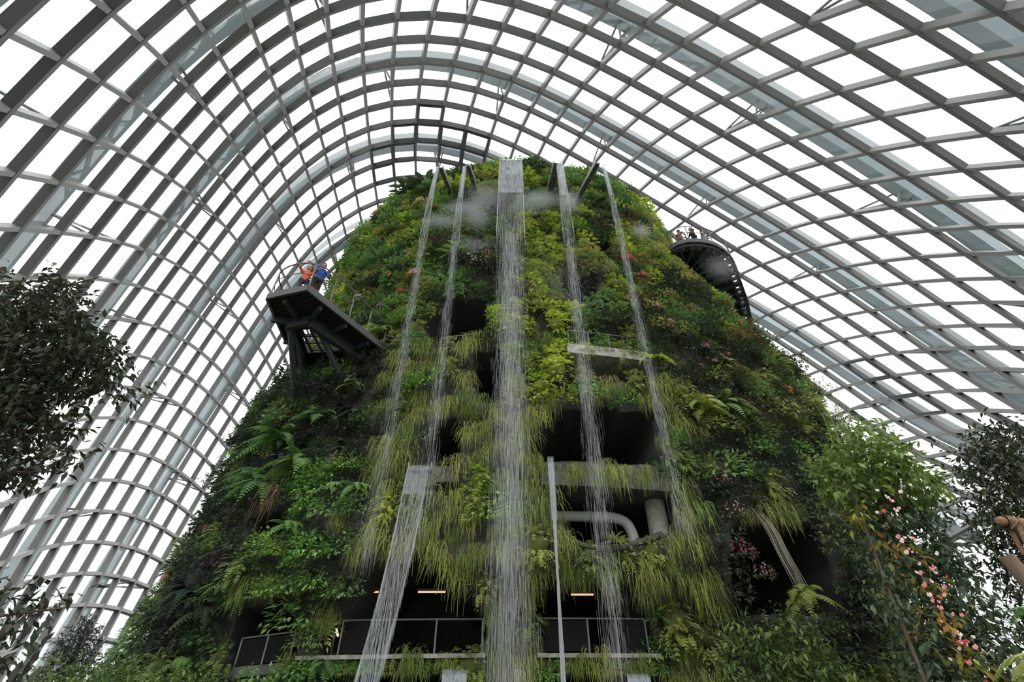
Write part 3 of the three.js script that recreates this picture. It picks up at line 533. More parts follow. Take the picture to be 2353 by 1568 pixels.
// ---------------------------------------------------------------- viewing platform on the shoulder
const deckDark = std([0.025, 0.028, 0.029], 0.6), fasciaMat = std([0.1, 0.1, 0.1], 0.6), beamMat = std([0.034, 0.044, 0.047], 0.55), boardMat = std([0.022, 0.021, 0.02], 0.85);
{
  const y = 12.4, t = thing('viewing_platform', 'dark steel lookout platform jutting from the mountain on slanted props', 'platform');
  const P = [[-8.54, -11.74], [-6.98, -11.3], [-5.16, -14.75], [-5.6, -15.9], [-9.2, -16.3], [-8.85, -14.2]];
  const sh = (pts) => { const s = new THREE.Shape(); pts.forEach(([x, z], k) => (k ? s.lineTo(x, -z) : s.moveTo(x, -z))); return s; };
  const shape = sh(P), hole = new THREE.Path(); [[-8.1, -13.6], [-7.2, -13.5], [-6.55, -14.9], [-8.35, -15.1]].forEach(([x, z], k) => (k ? hole.lineTo(x, -z) : hole.moveTo(x, -z))); shape.holes.push(hole);
  mesh('deck', new THREE.ExtrudeGeometry(shape, { depth: 0.1, bevelEnabled: false }).rotateX(-Math.PI / 2).translate(0, y + 0.12, 0), deckDark, t);
  for (let k = 0; k < 3; k++) { const a = P[(k + 5) % 6], b = P[(k + 6) % 6], g = new GB(); bar(g, V(a[0], y, a[1]), V(b[0], y, b[1]), V(0, 1, 0), 0.08, 0, 0.26); mesh('fascia', g.geo(true), fasciaMat, t); }
  // boards under the deck
  for (let k = 0; k < 9; k++) { const f = k / 9, a = V(-8.5 - 0.3 * f, y + 0.08, -11.95 - 2.2 * f), b = V(-8.0 - 0.15 * f, y + 0.08, -11.85 - 1.9 * f); const g = new GB(); bar(g, a, b, V(0, 1, 0), 0.16, 0, 0.05); mesh('board', g.geo(true), boardMat, t); }
  for (let k = 0; k < 16; k++) { const f = (k + 0.5) / 16, a = V(-6.98 + 1.75 * f - 0.08, y + 0.08, -11.45 - 3.4 * f), b = V(-7.7 + 1.3 * f, y + 0.08, -11.75 - 3.0 * f); const g = new GB(); bar(g, a, b, V(0, 1, 0), 0.15, 0, 0.05); mesh('board', g.geo(true), boardMat, t); }
  const beam = (name, a, b, w, h0, h1) => { const g = new GB(); bar(g, V(...a), V(...b), V(0, 1, 0.01), w, h0, h1); return mesh(name, g.geo(true), beamMat, t); };
  beam('main_beam', [-8.2, y - 0.02, -13.0], [-7.35, y - 0.02, -12.75], 0.2, -0.3, 0.1);
  beam('main_beam', [-7.35, y - 0.02, -12.75], [-5.7, y - 0.02, -15.7], 0.2, -0.35, 0.1);
  beam('main_beam', [-8.2, y - 0.02, -13.0], [-8.75, y - 0.02, -16.3], 0.2, -0.3, 0.1);
  beam('bracket', [-7.35, y, -12.75], [-6.75, y, -12.1], 0.12, -0.16, 0.1); beam('bracket', [-8.1, y, -12.95], [-8.75, y, -12.75], 0.12, -0.16, 0.1); beam('bracket', [-7.8, y, -12.85], [-7.9, y, -11.75], 0.1, -0.14, 0.1);
  beam('bracket', [-6.9, y, -13.55], [-6.15, y, -13.1], 0.1, -0.14, 0.1); beam('bracket', [-6.3, y, -14.6], [-5.6, y, -14.2], 0.1, -0.14, 0.1); beam('bracket', [-8.4, y, -14.2], [-8.85, y, -14.1], 0.1, -0.14, 0.1);
  for (let k = 0; k < 3; k++) beam('grate_bar', [-8.3 + 0.15 * k, y + 0.1, -13.9 - 0.45 * k], [-6.7 + 0.1 * k, y + 0.1, -13.9 - 0.45 * k], 0.06, -0.06, 0.05);
  for (let k = 0; k < 4; k++) beam('grate_bar', [-8.0 + 0.35 * k, y + 0.1, -13.5], [-8.1 + 0.42 * k, y + 0.1, -15.1], 0.06, -0.06, 0.05);
  mesh('prop', tubeGeo([V(-8.15, y - 0.15, -13.0), V(-8.42, 10.2, -15.9)], 0.11, 0.11, 12), beamMat, t);
  mesh('prop', tubeGeo([V(-7.2, y - 0.15, -13.5), V(-6.45, 10.9, -15.2)], 0.11, 0.11, 12), beamMat, t);
  mesh('prop', tubeGeo([V(-8.1, y - 0.15, -13.1), V(-8.0, 10.6, -15.7)], 0.07, 0.07, 10), beamMat, t);
  const r = railing('steel railing round the pointed edge of the lookout platform', [V(-8.85, y + 0.25, -14.1), V(-8.5, y + 0.25, -11.78), V(-7.0, y + 0.25, -11.36), V(-5.2, y + 0.25, -14.75)], 1.1, 1.05, true, false);
  const s = thing('lookout_sign', 'pale green tilted sign panel on the lookout railing', 'sign', [-6.02, y + 1.3, -13.05], -1.05);
  mesh('panel', new THREE.BoxGeometry(0.34, 0.02, 0.26).rotateX(0.5), std([0.55, 0.68, 0.63], 0.4), s); mesh('arm', new THREE.BoxGeometry(0.03, 0.14, 0.03).translate(0, -0.07, 0), railMetal, s);
  const by = y + 0.22;
  person('person in an orange top with both arms raised on the platform', [-7.62, by, -12.0], 0.35, [[0.72, 0.12, 0.05], [0.03, 0.035, 0.045], [0.02, 0.02, 0.02]], [ARM.up, ARM.up], -0.06);
  person('person in a blue shirt and black shorts at the platform corner', [-7.12, by, -11.95], 0.9, [[0.03, 0.1, 0.42], [0.012, 0.012, 0.014], [0.03, 0.03, 0.03], 1], [ARM.rail, ARM.rail], 0.08);
  person('person in a dark red top half hidden behind the orange one', [-7.38, by, -12.35], -0.4, [[0.3, 0.03, 0.04], [0.45, 0.06, 0.05], [0.02, 0.02, 0.02]], [ARM.down, ARM.rail], 0.02, 0.95);
}

// ---------------------------------------------------------------- curved walkway leaving the mountain
{
  const y = 21, t = thing('curved_walkway', 'dark curved steel walkway curling round the shoulder of the mountain', 'walkway');
  const out = [[8.7, -17.0], [9.0, -16.62], [9.65, -16.4], [11.0, -16.6], [12.3, -17.55], [13.5, -19.3], [14.7, -21.2], [15.8, -23.3], [16.4, -25.5]].map(([x, z]) => V(x, y, z));
  const curve = new THREE.CatmullRomCurve3(out), n = 48, pts = curve.getSpacedPoints(n), up = V(0, 1, 0), ups = pts.map(() => up);
  const inward = pts.map((p, k) => { const d = curve.getTangentAt(k / n); return V(-d.z, 0, d.x).normalize(); }).map((d, k) => (d.dot(V(11.6, 0, -20.8).sub(pts[k]).setY(0)) < 0 ? d.negate() : d));
  const off = (k, a) => pts[k].clone().addScaledVector(inward[k], a);
  const g1 = new GB(); sweep(g1, pts, ups, 0.12, -0.16, 0.12); mesh('edge_beam', g1.geo(true), fasciaMat, t);
  const g2 = new GB(); sweep(g2, pts.map((p, k) => off(k, 0.12).setY(y - 0.22)), ups, 0.1, -0.12, 0.08); mesh('lower_rim', g2.geo(true), beamMat, t);
  const g3 = new GB(); for (let k = 0; k < n; k++) { const q = [off(k, 0.36), off(k + 1, 0.36), off(k + 1, 3.2), off(k, 3.2)]; for (const e of [0, 0.12]) g3.quad(...q.map((p) => g3.v(p.clone().setY(y - e), WHITE))); } mesh('deck', g3.geo(true), deckDark, t);
  const g4 = new GB(); sweep(g4, pts.map((p, k) => off(k, 0.4)), ups, 0.12, -0.28, 0.02); mesh('inner_beam', g4.geo(true), beamMat, t);
  for (let k = 0; k <= n; k += 2) { const g = new GB(); bar(g, off(k, 0), off(k, 0.42), up, k % 4 ? 0.12 : 0.32, -0.16, 0.04); mesh('bracket', g.geo(true), beamMat, t); }
  for (let k = 2; k <= n; k += 3) { const g = new GB(); bar(g, off(k, 0.4).setY(y - 0.1), off(k, 3.2).setY(y - 0.1), up, 0.1, -0.25, 0); mesh('cross_beam', g.geo(true), beamMat, t); }
  railing('thin railing along the curved walkway', out.map((p) => p.clone().setY(y + 0.1)), 1.1, 1.3, true, false);
  const who = [['person in black beside the first railing post of the curved walkway', 7, [[0.02, 0.02, 0.022], [0.015, 0.015, 0.018], [0.02, 0.02, 0.02]]], ['person in a grey top leaning on the curved walkway', 10, [[0.36, 0.35, 0.35], [0.3, 0.3, 0.3], [0.1, 0.1, 0.1]]], ['small person low behind the curved walkway edge', 14.2, [[0.38, 0.36, 0.34], [0.2, 0.2, 0.2], [0.1, 0.1, 0.1]], 0.7], ['tall person in a pale grey shirt on the curved walkway', 17, [[0.44, 0.41, 0.43], [0.2, 0.2, 0.21], [0.1, 0.1, 0.1]], 1.05], ['person in beige at the end of the group on the walkway', 18.8, [[0.4, 0.36, 0.32], [0.4, 0.36, 0.32], [0.1, 0.1, 0.1]]], ['person with tanned arms at the mountain end of the walkway', 3.2, [[0.3, 0.12, 0.07], [0.25, 0.2, 0.17], [0.1, 0.1, 0.1]], 0.92]];
  for (const [label, k, c, s = 1] of who) { const a = Math.floor(k), p = off(a, 0.55).lerp(off(a + 1, 0.55), k - a); person(label, [p.x, y + 0.02, p.z], k * 0.7, c, k % 2 > 1 ? [ARM.rail, ARM.down] : [ARM.rail, ARM.rail], 0.05, s); }
}
person('person in white sitting at the end of the lowest terrace', [3.75, 2.2, -16.0], -0.4, [[0.5, 0.5, 0.5], [0.05, 0.05, 0.05], [0.03, 0.03, 0.03]], [ARM.rail, ARM.down], 0.1, 0.62);

// ---------------------------------------------------------------- waterfalls
const waterMat = new THREE.MeshPhysicalMaterial({ transmission: 0.35, thickness: 0, roughness: 0.35, side: THREE.DoubleSide }); waterMat.color.setRGB(0.86, 0.89, 0.9);
const sheetMat = new THREE.MeshPhysicalMaterial({ transmission: 0.94, thickness: 0, roughness: 0.12, ior: 1.33, side: THREE.DoubleSide }); sheetMat.color.setRGB(0.9, 0.92, 0.94);
const chuteMat = std([0.12, 0.115, 0.1], 0.5, { metalness: 0.3 });
function strands(t, seed, count, fn, name = 'falling_water') { // thin three-sided threads of water
  const r = mulberry(seed), g = new GB();
  for (let k = 0; k < count; k++) {
    const [p, w, l, tilt] = fn(r), d = V((r() - 0.5) * 0.02, -1, tilt || 0).multiplyScalar(l), A = [], B = [], o = r() * 6;
    for (let e = 0; e < 3; e++) { const c = V(Math.cos(o + e * 2.094), 0, Math.sin(o + e * 2.094)); A.push(g.v(p.clone().addScaledVector(c, w), WHITE)); B.push(g.v(p.clone().add(d).addScaledVector(c, w * 0.6), WHITE)); }
    for (let e = 0; e < 3; e++) { const f = (e + 1) % 3; g.quad(A[e], A[f], B[f], B[e]); }
  }
  const m = mesh(name, g.geo(), waterMat, t); m.userData.kind = 'stuff'; return m;
}
const gauss = (r) => (r() + r() + r() - 1.5) / 1.5;
function sheet(t, x, w, y0, y1, z0, z1, seed) { // curved rippled sheet of water where it leaves the chute
  const g = new GB(), nx = 14, ny = 26;
  for (const off of [0, -0.02]) {
    const id = [];
    for (let b = 0; b <= ny; b++) for (let a = 0; a <= nx; a++) { const v = b / ny, u = a / nx - 0.5, s = Math.sqrt(v); id.push(g.v(V(x + u * w * (1 - 0.06 * v) + 0.01 * noise3(u * 9, v * 12, seed), y0 + (y1 - y0) * v * v * 0.9 + (y1 - y0) * 0.1 * v, z0 + (z1 - z0) * s + off + 0.02 * noise3(u * 14, v * 10, seed + 3)), WHITE)); }
    for (let b = 0; b < ny; b++) for (let a = 0; a < nx; a++) { const k = b * (nx + 1) + a; g.quad(id[k], id[k + 1], id[k + nx + 2], id[k + nx + 1]); }
  }
  return mesh('sheet', g.geo(), sheetMat, t);
}
function chute(label, tip, root, w) {
  const t = thing('water_chute', label, 'chute'), a = V(...tip), b = V(...root), up = V(0, 1, 0), side = b.clone().sub(a).cross(up).normalize();
  let g = new GB(); bar(g, a, b, up, w, -0.06, 0); mesh('trough_floor', g.geo(true), chuteMat, t);
  for (const s of [-1, 1]) { g = new GB(); const o = side.clone().multiplyScalar(s * w * 0.5); bar(g, a.clone().add(o), b.clone().add(o), up, 0.03, -0.08, 0.2); mesh('trough_side', g.geo(true), std([0.3, 0.3, 0.28], 0.4, { metalness: 0.4 }), t); }
  g = new GB(); const c = a.clone().lerp(b, 0.3); bar(g, c.clone().addScaledVector(side, -w * 0.55), c.clone().addScaledVector(side, w * 0.55), up, 0.08, -0.12, -0.05); mesh('strap', g.geo(true), railMetal, t);
}
chute('thin metal spout slanting out of the summit, leftmost of the five', [-3.66, 22.9, -13.2], [-3.1, 22.9, -15.6], 0.2);
chute('metal spout second from the leftmost at the summit', [-2.25, 22.9, -13.1], [-1.75, 22.9, -15.4], 0.2);
chute('wide metal spout behind the central sheet of water', [-0.06, 23.3, -13.0], [-0.06, 23.3, -15.4], 1.15);
chute('metal spout beside the central sheet of water towards the curved walkway', [2.3, 22.9, -12.95], [1.95, 22.9, -15.3], 0.34);
chute('long dark metal spout slanting out nearest the curved walkway', [4.35, 22.9, -12.95], [3.4, 22.9, -15.6], 0.22);
function fall(label, x, w0, y0, y1, z, count, widen, fade, seed, lip) {
  const t = thing('waterfall', label, 'waterfall');
  sheet(t, x, w0, y0 + 0.04, y0 - lip, z - 0.32, z, seed);
  // threads of falling water: dense below the lip, thinning into drops
  strands(t, seed, count, (r) => {
    const s = (y0 - y1) * Math.pow(r(), fade), w = w0 + widen * s, edge = r() < 0.25 && s < 6;
    const u = edge ? (r() < 0.5 ? -0.5 : 0.5) + 0.03 * gauss(r) : s < 6 ? r() - 0.5 : gauss(r) * 0.62;
    const zz = z - 0.32 + 0.32 * Math.min(1, Math.sqrt(Math.max(0, s) / lip)) + gauss(r) * (0.03 + 0.012 * s);
    return [V(x + u * w, y0 - s, zz), 0.0007 + 0.0008 * r(), 0.2 + 0.6 * r()];
  });
  return t;
}
fall('thin waterfall from the leftmost spout, passing the salmon flowers', -3.82, 0.15, 22.9, 4.5, -12.95, 2000, 0.03, 1.5, 5, 3);
fall('thin waterfall from the second spout, passing the purple-leaved bush', -2.42, 0.16, 22.9, 5.0, -12.9, 2000, 0.03, 1.5, 6, 3);
fall('widest waterfall dropping as a clear sheet down the middle', -0.06, 1.15, 23.3, 0.2, -12.75, 11000, 0.008, 1.1, 7, 3.2);
fall('waterfall dropping past the pale terrace edge and the duct cavern', 2.42, 0.34, 22.9, 0.6, -12.75, 3300, 0.026, 1.2, 8, 3);
fall('thin waterfall nearest the curved walkway', 4.62, 0.13, 22.9, 5.0, -12.75, 2000, 0.03, 1.5, 9, 3);
{ // lower falls out of the terraces
  const t = thing('waterfall', 'pale leaning waterfall pouring from the lower chute onto the long railing', 'waterfall');
  const lean = (r, u, s) => V(-2.9 + u * (0.66 - 0.03 * s) - 0.015 * s * s + 0.0, 7.2 - s, -13.75 + 0.75 * Math.sqrt(s / 5));
  sheet(t, -2.92, 0.66, 7.25, 6.2, -13.95, -13.45, 31);
  strands(t, 33, 1700, (r) => { const s = 5.4 * Math.pow(r(), 0.8), e = r() < 0.3; const u = e ? (r() < 0.5 ? -0.5 : 0.5) + 0.02 * gauss(r) : r() - 0.5; const p = lean(r, u, s); p.z += gauss(r) * 0.06; return [p, 0.001 + 0.001 * r(), 0.2 + 0.5 * r(), 0.05]; });
  chute('short concrete spout feeding the pale leaning waterfall', [-2.92, 7.18, -13.9], [-2.92, 7.18, -15.0], 0.72);
}
{
  const t = thing('waterfall', 'narrow rope of water falling in front of the duct cavern', 'waterfall');
  sheet(t, 1.2, 0.2, 7.45, 5.4, -13.7, -13.3, 41);
  strands(t, 43, 1400, (r) => { const s = 6.6 * Math.pow(r(), 0.95), w = Math.max(0.05, 0.18 - 0.04 * s) + (s > 3 ? (s - 3) * 0.03 : 0); return [V(1.2 + (r() - 0.5) * w, 7.4 - s, -13.7 + 0.4 * Math.min(1, Math.sqrt(s / 2)) + gauss(r) * 0.03), 0.0012 + 0.0012 * r(), 0.2 + 0.5 * r()]; });
}
for (const [x, w, y, label, seed] of [[-1.52, 0.66, 2.05, 'white splash of a low fall under the terrace, beside hanging grass', 51], [3.35, 0.6, 1.95, 'white splash of a low fall under the terrace with moss', 52]]) {
  const t = thing('low_waterfall', label, 'waterfall'); sheet(t, x, w, y, 0.4, -15.2, -14.7, seed);
  strands(t, seed, 1500, (r) => { const s = 1.7 * r(); return [V(x + (r() - 0.5) * w, y - s, -15.15 + 0.42 * Math.sqrt(s / 1.7) + gauss(r) * 0.05), 0.004 + 0.004 * r(), 0.08 + 0.2 * r()]; });
}

// ---------------------------------------------------------------- drifting mist: tiny droplets
{
  const puffs = [[-1.35, 21.6, -14.2, 0.75, 0.9, 9000], [-1.7, 19.9, -14.0, 0.5, 0.7, 4500], [-2.4, 20.6, -14.0, 0.8, 0.35, 4000], [-3.4, 19.6, -14.0, 0.7, 0.3, 3200], [1.35, 21.2, -13.9, 0.75, 0.4, 6500], [2.8, 20.6, -13.6, 0.35, 0.6, 3800], [0.9, 20.6, -13.9, 0.7, 0.45, 2600], [6.6, 20.3, -15.2, 0.4, 0.35, 1800], [11.2, 19.6, -17.0, 0.7, 0.7, 3000], [1.6, 15.4, -13.9, 1.6, 1.2, 3000], [-1.8, 17.7, -13.9, 0.8, 0.4, 2200]];
  const g = new GB(), m = std([0.9, 0.92, 0.93], 0.6), r = mulberry(77), T = [V(1, 1, 1), V(-1, -1, 1), V(-1, 1, -1), V(1, -1, -1)];
  for (const [x, y, z, rx, ry, n] of puffs) for (let c = 0; c < n * 3; c++) {
    const a = gauss(r) * 1.9, b = gauss(r) * 1.9, w = 0.0029 + 0.0017 * r(), o = V(x + a * rx + 0.25 * noise3(b * 2, c % 7, 1), y + b * ry, z + gauss(r) * 0.5), q = T.map((v) => g.v(o.clone().addScaledVector(v, w), WHITE));
    g.tri(q[0], q[1], q[3]); g.tri(q[0], q[2], q[1]); g.tri(q[0], q[3], q[2]); g.tri(q[1], q[2], q[3]);
  }
  const im = mesh('mist', g.geo(), m, scene, true); tag(im, 'wisps of white mist drifting round the summit waterfalls', 'mist', null, 'stuff');
}
// leaves filling a set of blobs [x, y, z, rx, ry, rz, count]
function foliageGeo(blobs, seed, len, wid, cols, shell = 0.45, hang = 0.5, sprig = 6) {
  const g = new GB(), r = mulberry(seed);
  for (const [x, y, z, rx, ry, rz, n] of blobs) for (let k = 0; k < n / sprig; k++) {
    const d = V(gauss(r), gauss(r), gauss(r)).normalize(), R = Math.cbrt(shell + (1 - shell) * r()) * (0.82 + 0.3 * noise3(d.x * 2.5 + x, d.y * 2.5, d.z * 2.5 + seed)), c = V(x + d.x * rx * R, y + d.y * ry * R, z + d.z * rz * R);
    const tw = V(gauss(r), gauss(r) * 0.6 + 0.1, gauss(r)).normalize(), col = cols[Math.floor(r() * cols.length)];
    for (let s = 0; s < sprig; s++) { const dd = tw.clone().multiplyScalar(0.5).add(V(gauss(r), gauss(r) - hang * 0.6, gauss(r))).normalize(), L = len * (0.7 + 0.6 * r()), w = shade(r, 0.65, 1.3); blade(g, c.clone().addScaledVector(tw, len * 0.55 * s), dd, V(gauss(r) * 0.8, 1, gauss(r) * 0.8).normalize(), L, wid * (0.75 + 0.5 * r()), [col[0] * w[0], col[1] * w[1], col[2] * w[2]], 0.25 * r()); }
  }
  return g.geo();
}

// ---------------------------------------------------------------- flowers on the mountain
function blossomGeo(seed, n, spread, size) { // loose heads of small five-petalled flowers
  const g = new GB(), r = mulberry(seed);
  for (let k = 0; k < n; k++) {
    const d = dirOut(r, 1.4, 0.3), o = V(d.x * spread * (0.4 + 0.6 * r()), d.y * spread * (0.4 + 0.6 * r()), 0.12 + Math.abs(d.z) * spread * 0.7);
    const q = new THREE.Quaternion().setFromUnitVectors(V(0, 0, 1), V(d.x * 0.7, d.y * 0.5 + 0.1, 1).normalize()), c = shade(r, 0.75, 1.2), s = size * (0.7 + 0.6 * r());
    for (let p = 0; p < 5; p++) { const a = (p / 5) * Math.PI * 2, v = (rad, da, z) => g.v(V(Math.cos(a + da) * rad, Math.sin(a + da) * rad, z).applyQuaternion(q).add(o), c); const b = v(s * 0.12, 0, 0), l = v(s * 0.75, 0.5, s * 0.15), t = v(s, 0, s * 0.28), m = v(s * 0.75, -0.5, s * 0.15); g.quad(b, m, t, l); }
  }
  return g.geo();
}
const bloomGeo = { loose: blossomGeo(5, 26, 0.34, 0.05), head: blossomGeo(8, 34, 0.2, 0.06), few: blossomGeo(3, 9, 0.26, 0.05), single: blossomGeo(4, 7, 0.09, 0.09), tiny: blossomGeo(6, 30, 0.42, 0.02) };
const bloomMat = new Map();
function flowering(label, x, h, color, form, scale = 1, tone = 'green', leafy = true) {
  const nn = faceNormal(x, h), t = thing('flowering_plant', label, 'flowering plant', [x, h, face(x, h) + lump(x, h) * 0.5 + 0.32], Math.atan2(nn.x, nn.z)); t.scale.setScalar(scale);
  const k = color.join(); if (!bloomMat.has(k)) bloomMat.set(k, new THREE.MeshPhysicalMaterial({ color: new THREE.Color().setRGB(...color), vertexColors: true, roughness: 0.7, transmission: 0.2, thickness: 0, side: THREE.DoubleSide }));
  mesh('blossoms', bloomGeo[form], bloomMat.get(k), t);
  if (leafy) mesh('foliage', variants.leafy_bush[Math.abs(Math.round(x * 7)) % 4], tint(glossLeaf, TONE[tone][1]), t).scale.setScalar(0.75);
}
const CORAL = [0.8, 0.22, 0.12], SALMON = [0.8, 0.36, 0.27], PINK = [0.78, 0.3, 0.38], HOT = [0.72, 0.06, 0.2], RED = [0.55, 0.06, 0.04], ORANGE = [0.9, 0.28, 0.03], YELLOW = [0.85, 0.6, 0.04], VIOLET = [0.36, 0.14, 0.5], WHITEF = [0.8, 0.8, 0.76], MAGENTA = [0.5, 0.05, 0.22];
for (const f of [
  ['feathery salmon-red flower spike beside the leftmost thin waterfall', -4.95, 23.0, SALMON, 'loose', 1.5, 'olive'], ['bright orange bloom below the feathery salmon flowers', -4.1, 22.0, ORANGE, 'single', 1.3, 'green'], ['small yellow bloom under the leftmost spout', -4.0, 23.7, YELLOW, 'single', 1.2, 'green'], ['pale salmon blossoms at the top edge of the shoulder', -5.9, 22.3, SALMON, 'few', 1.2, 'olive'],
  ['salmon blossoms above the lookout railing', -5.6, 16.7, CORAL, 'few', 1.3, 'green'], ['rosy pink flower head crossed by the leftmost waterfall', -4.35, 16.5, PINK, 'loose', 1.2, 'olive'], ['violet flowers among dark purple leaves near the platform', -5.7, 15.0, VIOLET, 'loose', 0.9, 'purple'], ['red bromeliad blooms beside the violet flowers', -4.85, 15.6, RED, 'loose', 0.9, 'brown'], ['salmon begonia beside the widest waterfall below the mist', -1.1, 17.1, SALMON, 'few', 1.0, 'dark'], ['white orchid sprays under the misty slit cavern', -1.9, 16.9, WHITEF, 'few', 1.3, 'dark'],
  ['cream bloom by the widest waterfall near the slit cavern', -0.85, 17.6, WHITEF, 'few', 0.8, 'dark'], ['red bromeliad patch between the two slanting waterfalls', 5.4, 17.6, RED, 'loose', 1.4, 'brown'], ['red bromeliads just below the first red patch', 5.9, 16.6, RED, 'loose', 1.2, 'brown'], ['dark red blooms above the red bromeliad patch', 5.2, 18.9, RED, 'few', 1.2, 'olive'], ['small red blooms beside the thin fall nearest the walkway', 6.3, 18.3, CORAL, 'few', 1.2, 'olive'],
  ['hot pink ball flower below the walkway', 9.3, 18.0, HOT, 'single', 1.4, 'olive'], ['red and yellow bromeliad spikes under the walkway', 8.6, 18.7, ORANGE, 'few', 1.1, 'olive'], ['coral begonias on the bright shoulder', 7.7, 20.0, CORAL, 'few', 1.3, 'olive'], ['pink drooping blossoms right of the thin fall', 6.1, 14.5, PINK, 'loose', 0.9, 'dark'], ['single pink rose-like bloom lower on the shoulder', 6.5, 13.7, PINK, 'single', 1.3, 'dark'],
  ['large coral azalea clump at the edge under the walkway', 10.5, 16.9, CORAL, 'head', 1.7, 'green'], ['small coral bloom below the large coral clump', 9.5, 14.2, CORAL, 'single', 1.1, 'green'], ['second small coral bloom near the edge', 10.1, 14.7, CORAL, 'single', 1.2, 'green'], ['orange bloom on the very edge of the slope', 11.2, 14.5, ORANGE, 'single', 1.5, 'dark'], ['big pink rhododendron head above the dark shrubs', 7.6, 12.4, PINK, 'head', 1.3, 'dark'], ['pink rhododendron head next to the big one', 7.95, 11.9, PINK, 'head', 0.9, 'dark'],
  ['third pink rhododendron head, a little higher', 8.3, 12.1, PINK, 'few', 1.2, 'dark'], ['pale pink bloom beside the rhododendrons', 8.8, 12.5, PINK, 'single', 0.9, 'dark'], ['dusky pink bloom below the rhododendrons', 7.2, 11.4, PINK, 'few', 0.9, 'dark'], ['golden orange flower standing out of the dark shrubs', 10.95, 11.2, [0.9, 0.42, 0.03], 'single', 1.9, 'dark'], ['orange trumpet flowers sticking out at the slope edge by ferns', -10.9, 7.8, ORANGE, 'few', 1.1, 'dark'],
  ['magenta specks on the bank under the arching ferns', -5.6, 7.5, MAGENTA, 'tiny', 1.5, 'leaf'], ['magenta specks beside the white spot in the ferns', -6.6, 7.2, MAGENTA, 'tiny', 1.0, 'green'], ['small pink flowers scattered high on the dark creeper', 6.8, 6.9, PINK, 'tiny', 1.3, 'dark'], ['small pink flowers in the middle of the dark creeper', 6.8, 5.9, PINK, 'tiny', 1.4, 'dark'], ['small hot pink flowers low on the dark creeper', 6.7, 4.8, HOT, 'tiny', 1.4, 'dark'],
  ['pale pink flowers at the lower end of the creeper', 7.3, 4.3, PINK, 'tiny', 1.2, 'dark'], ['salmon flowers on the shoulder edge over the platform', -8.1, 22.4, SALMON, 'few', 1.3, 'olive'], ['pinkish blossom on the summit edge by the spouts', 7.3, 25.3, SALMON, 'few', 1.1, 'olive'], ['pale pink bloom in the bush next to the lookout sign', -8.0, 18.3, PINK, 'few', 1.0, 'olive'], ['pink bloom below the platform props', -7.6, 10.9, PINK, 'few', 0.7, 'dark'], ['pale pink bloom at the edge near the bottom of the slope', -11.4, 4.6, PINK, 'loose', 0.9, 'olive'],
  ['coral specks at the top of the lookout shoulder', -6.9, 20.6, CORAL, 'few', 1.1, 'olive'], ['tiny red bells high between the thin waterfalls', -3.0, 19.6, RED, 'tiny', 1.2, 'green'], ['orange-red specks under the rosy flower head', -4.6, 17.6, CORAL, 'tiny', 1.4, 'olive'], ['white starry blooms left of the widest fall', -1.5, 16.4, WHITEF, 'tiny', 1.5, 'dark'], ['salmon specks along the lookout railing', -6.3, 14.3, SALMON, 'few', 1.0, 'green'], ['scarlet specks over the grey niche', 3.6, 17.6, RED, 'tiny', 1.6, 'olive'],
  ['red bells spilling under the heart-leaved plant', 4.6, 19.9, RED, 'tiny', 1.6, 'dark'], ['coral specks between the red patch and the walkway', 7.2, 18.9, CORAL, 'tiny', 1.7, 'olive'], ['coral specks half-way down the bright shoulder', 8.3, 17.2, CORAL, 'tiny', 1.7, 'olive'], ['pink specks above the single pink bloom', 6.9, 15.4, PINK, 'tiny', 1.5, 'olive'], ['salmon bell flowers close to the thin fall nearest the walkway', 5.4, 15.6, SALMON, 'few', 0.9, 'green'], ['orange specks at the edge below the coral clump', 10.9, 15.6, ORANGE, 'few', 1.0, 'olive'], ['yellow bloom hanging beside the pale pink bloom', 9.4, 12.0, YELLOW, 'single', 0.7, 'dark'],
  ['pale yellow flowers on the bank by the ferns', -7.2, 4.9, YELLOW, 'tiny', 1.0, 'leaf'], ['pink specks on the outer rim of the fern slope', -10.3, 5.9, PINK, 'few', 0.9, 'dark'], ['magenta flowers at the top of the fern slope', -9.2, 10.2, MAGENTA, 'tiny', 1.3, 'dark'], ['white spot of blossom among the tree ferns', -6.9, 6.6, WHITEF, 'single', 0.8, 'green'],
]) flowering(...f);

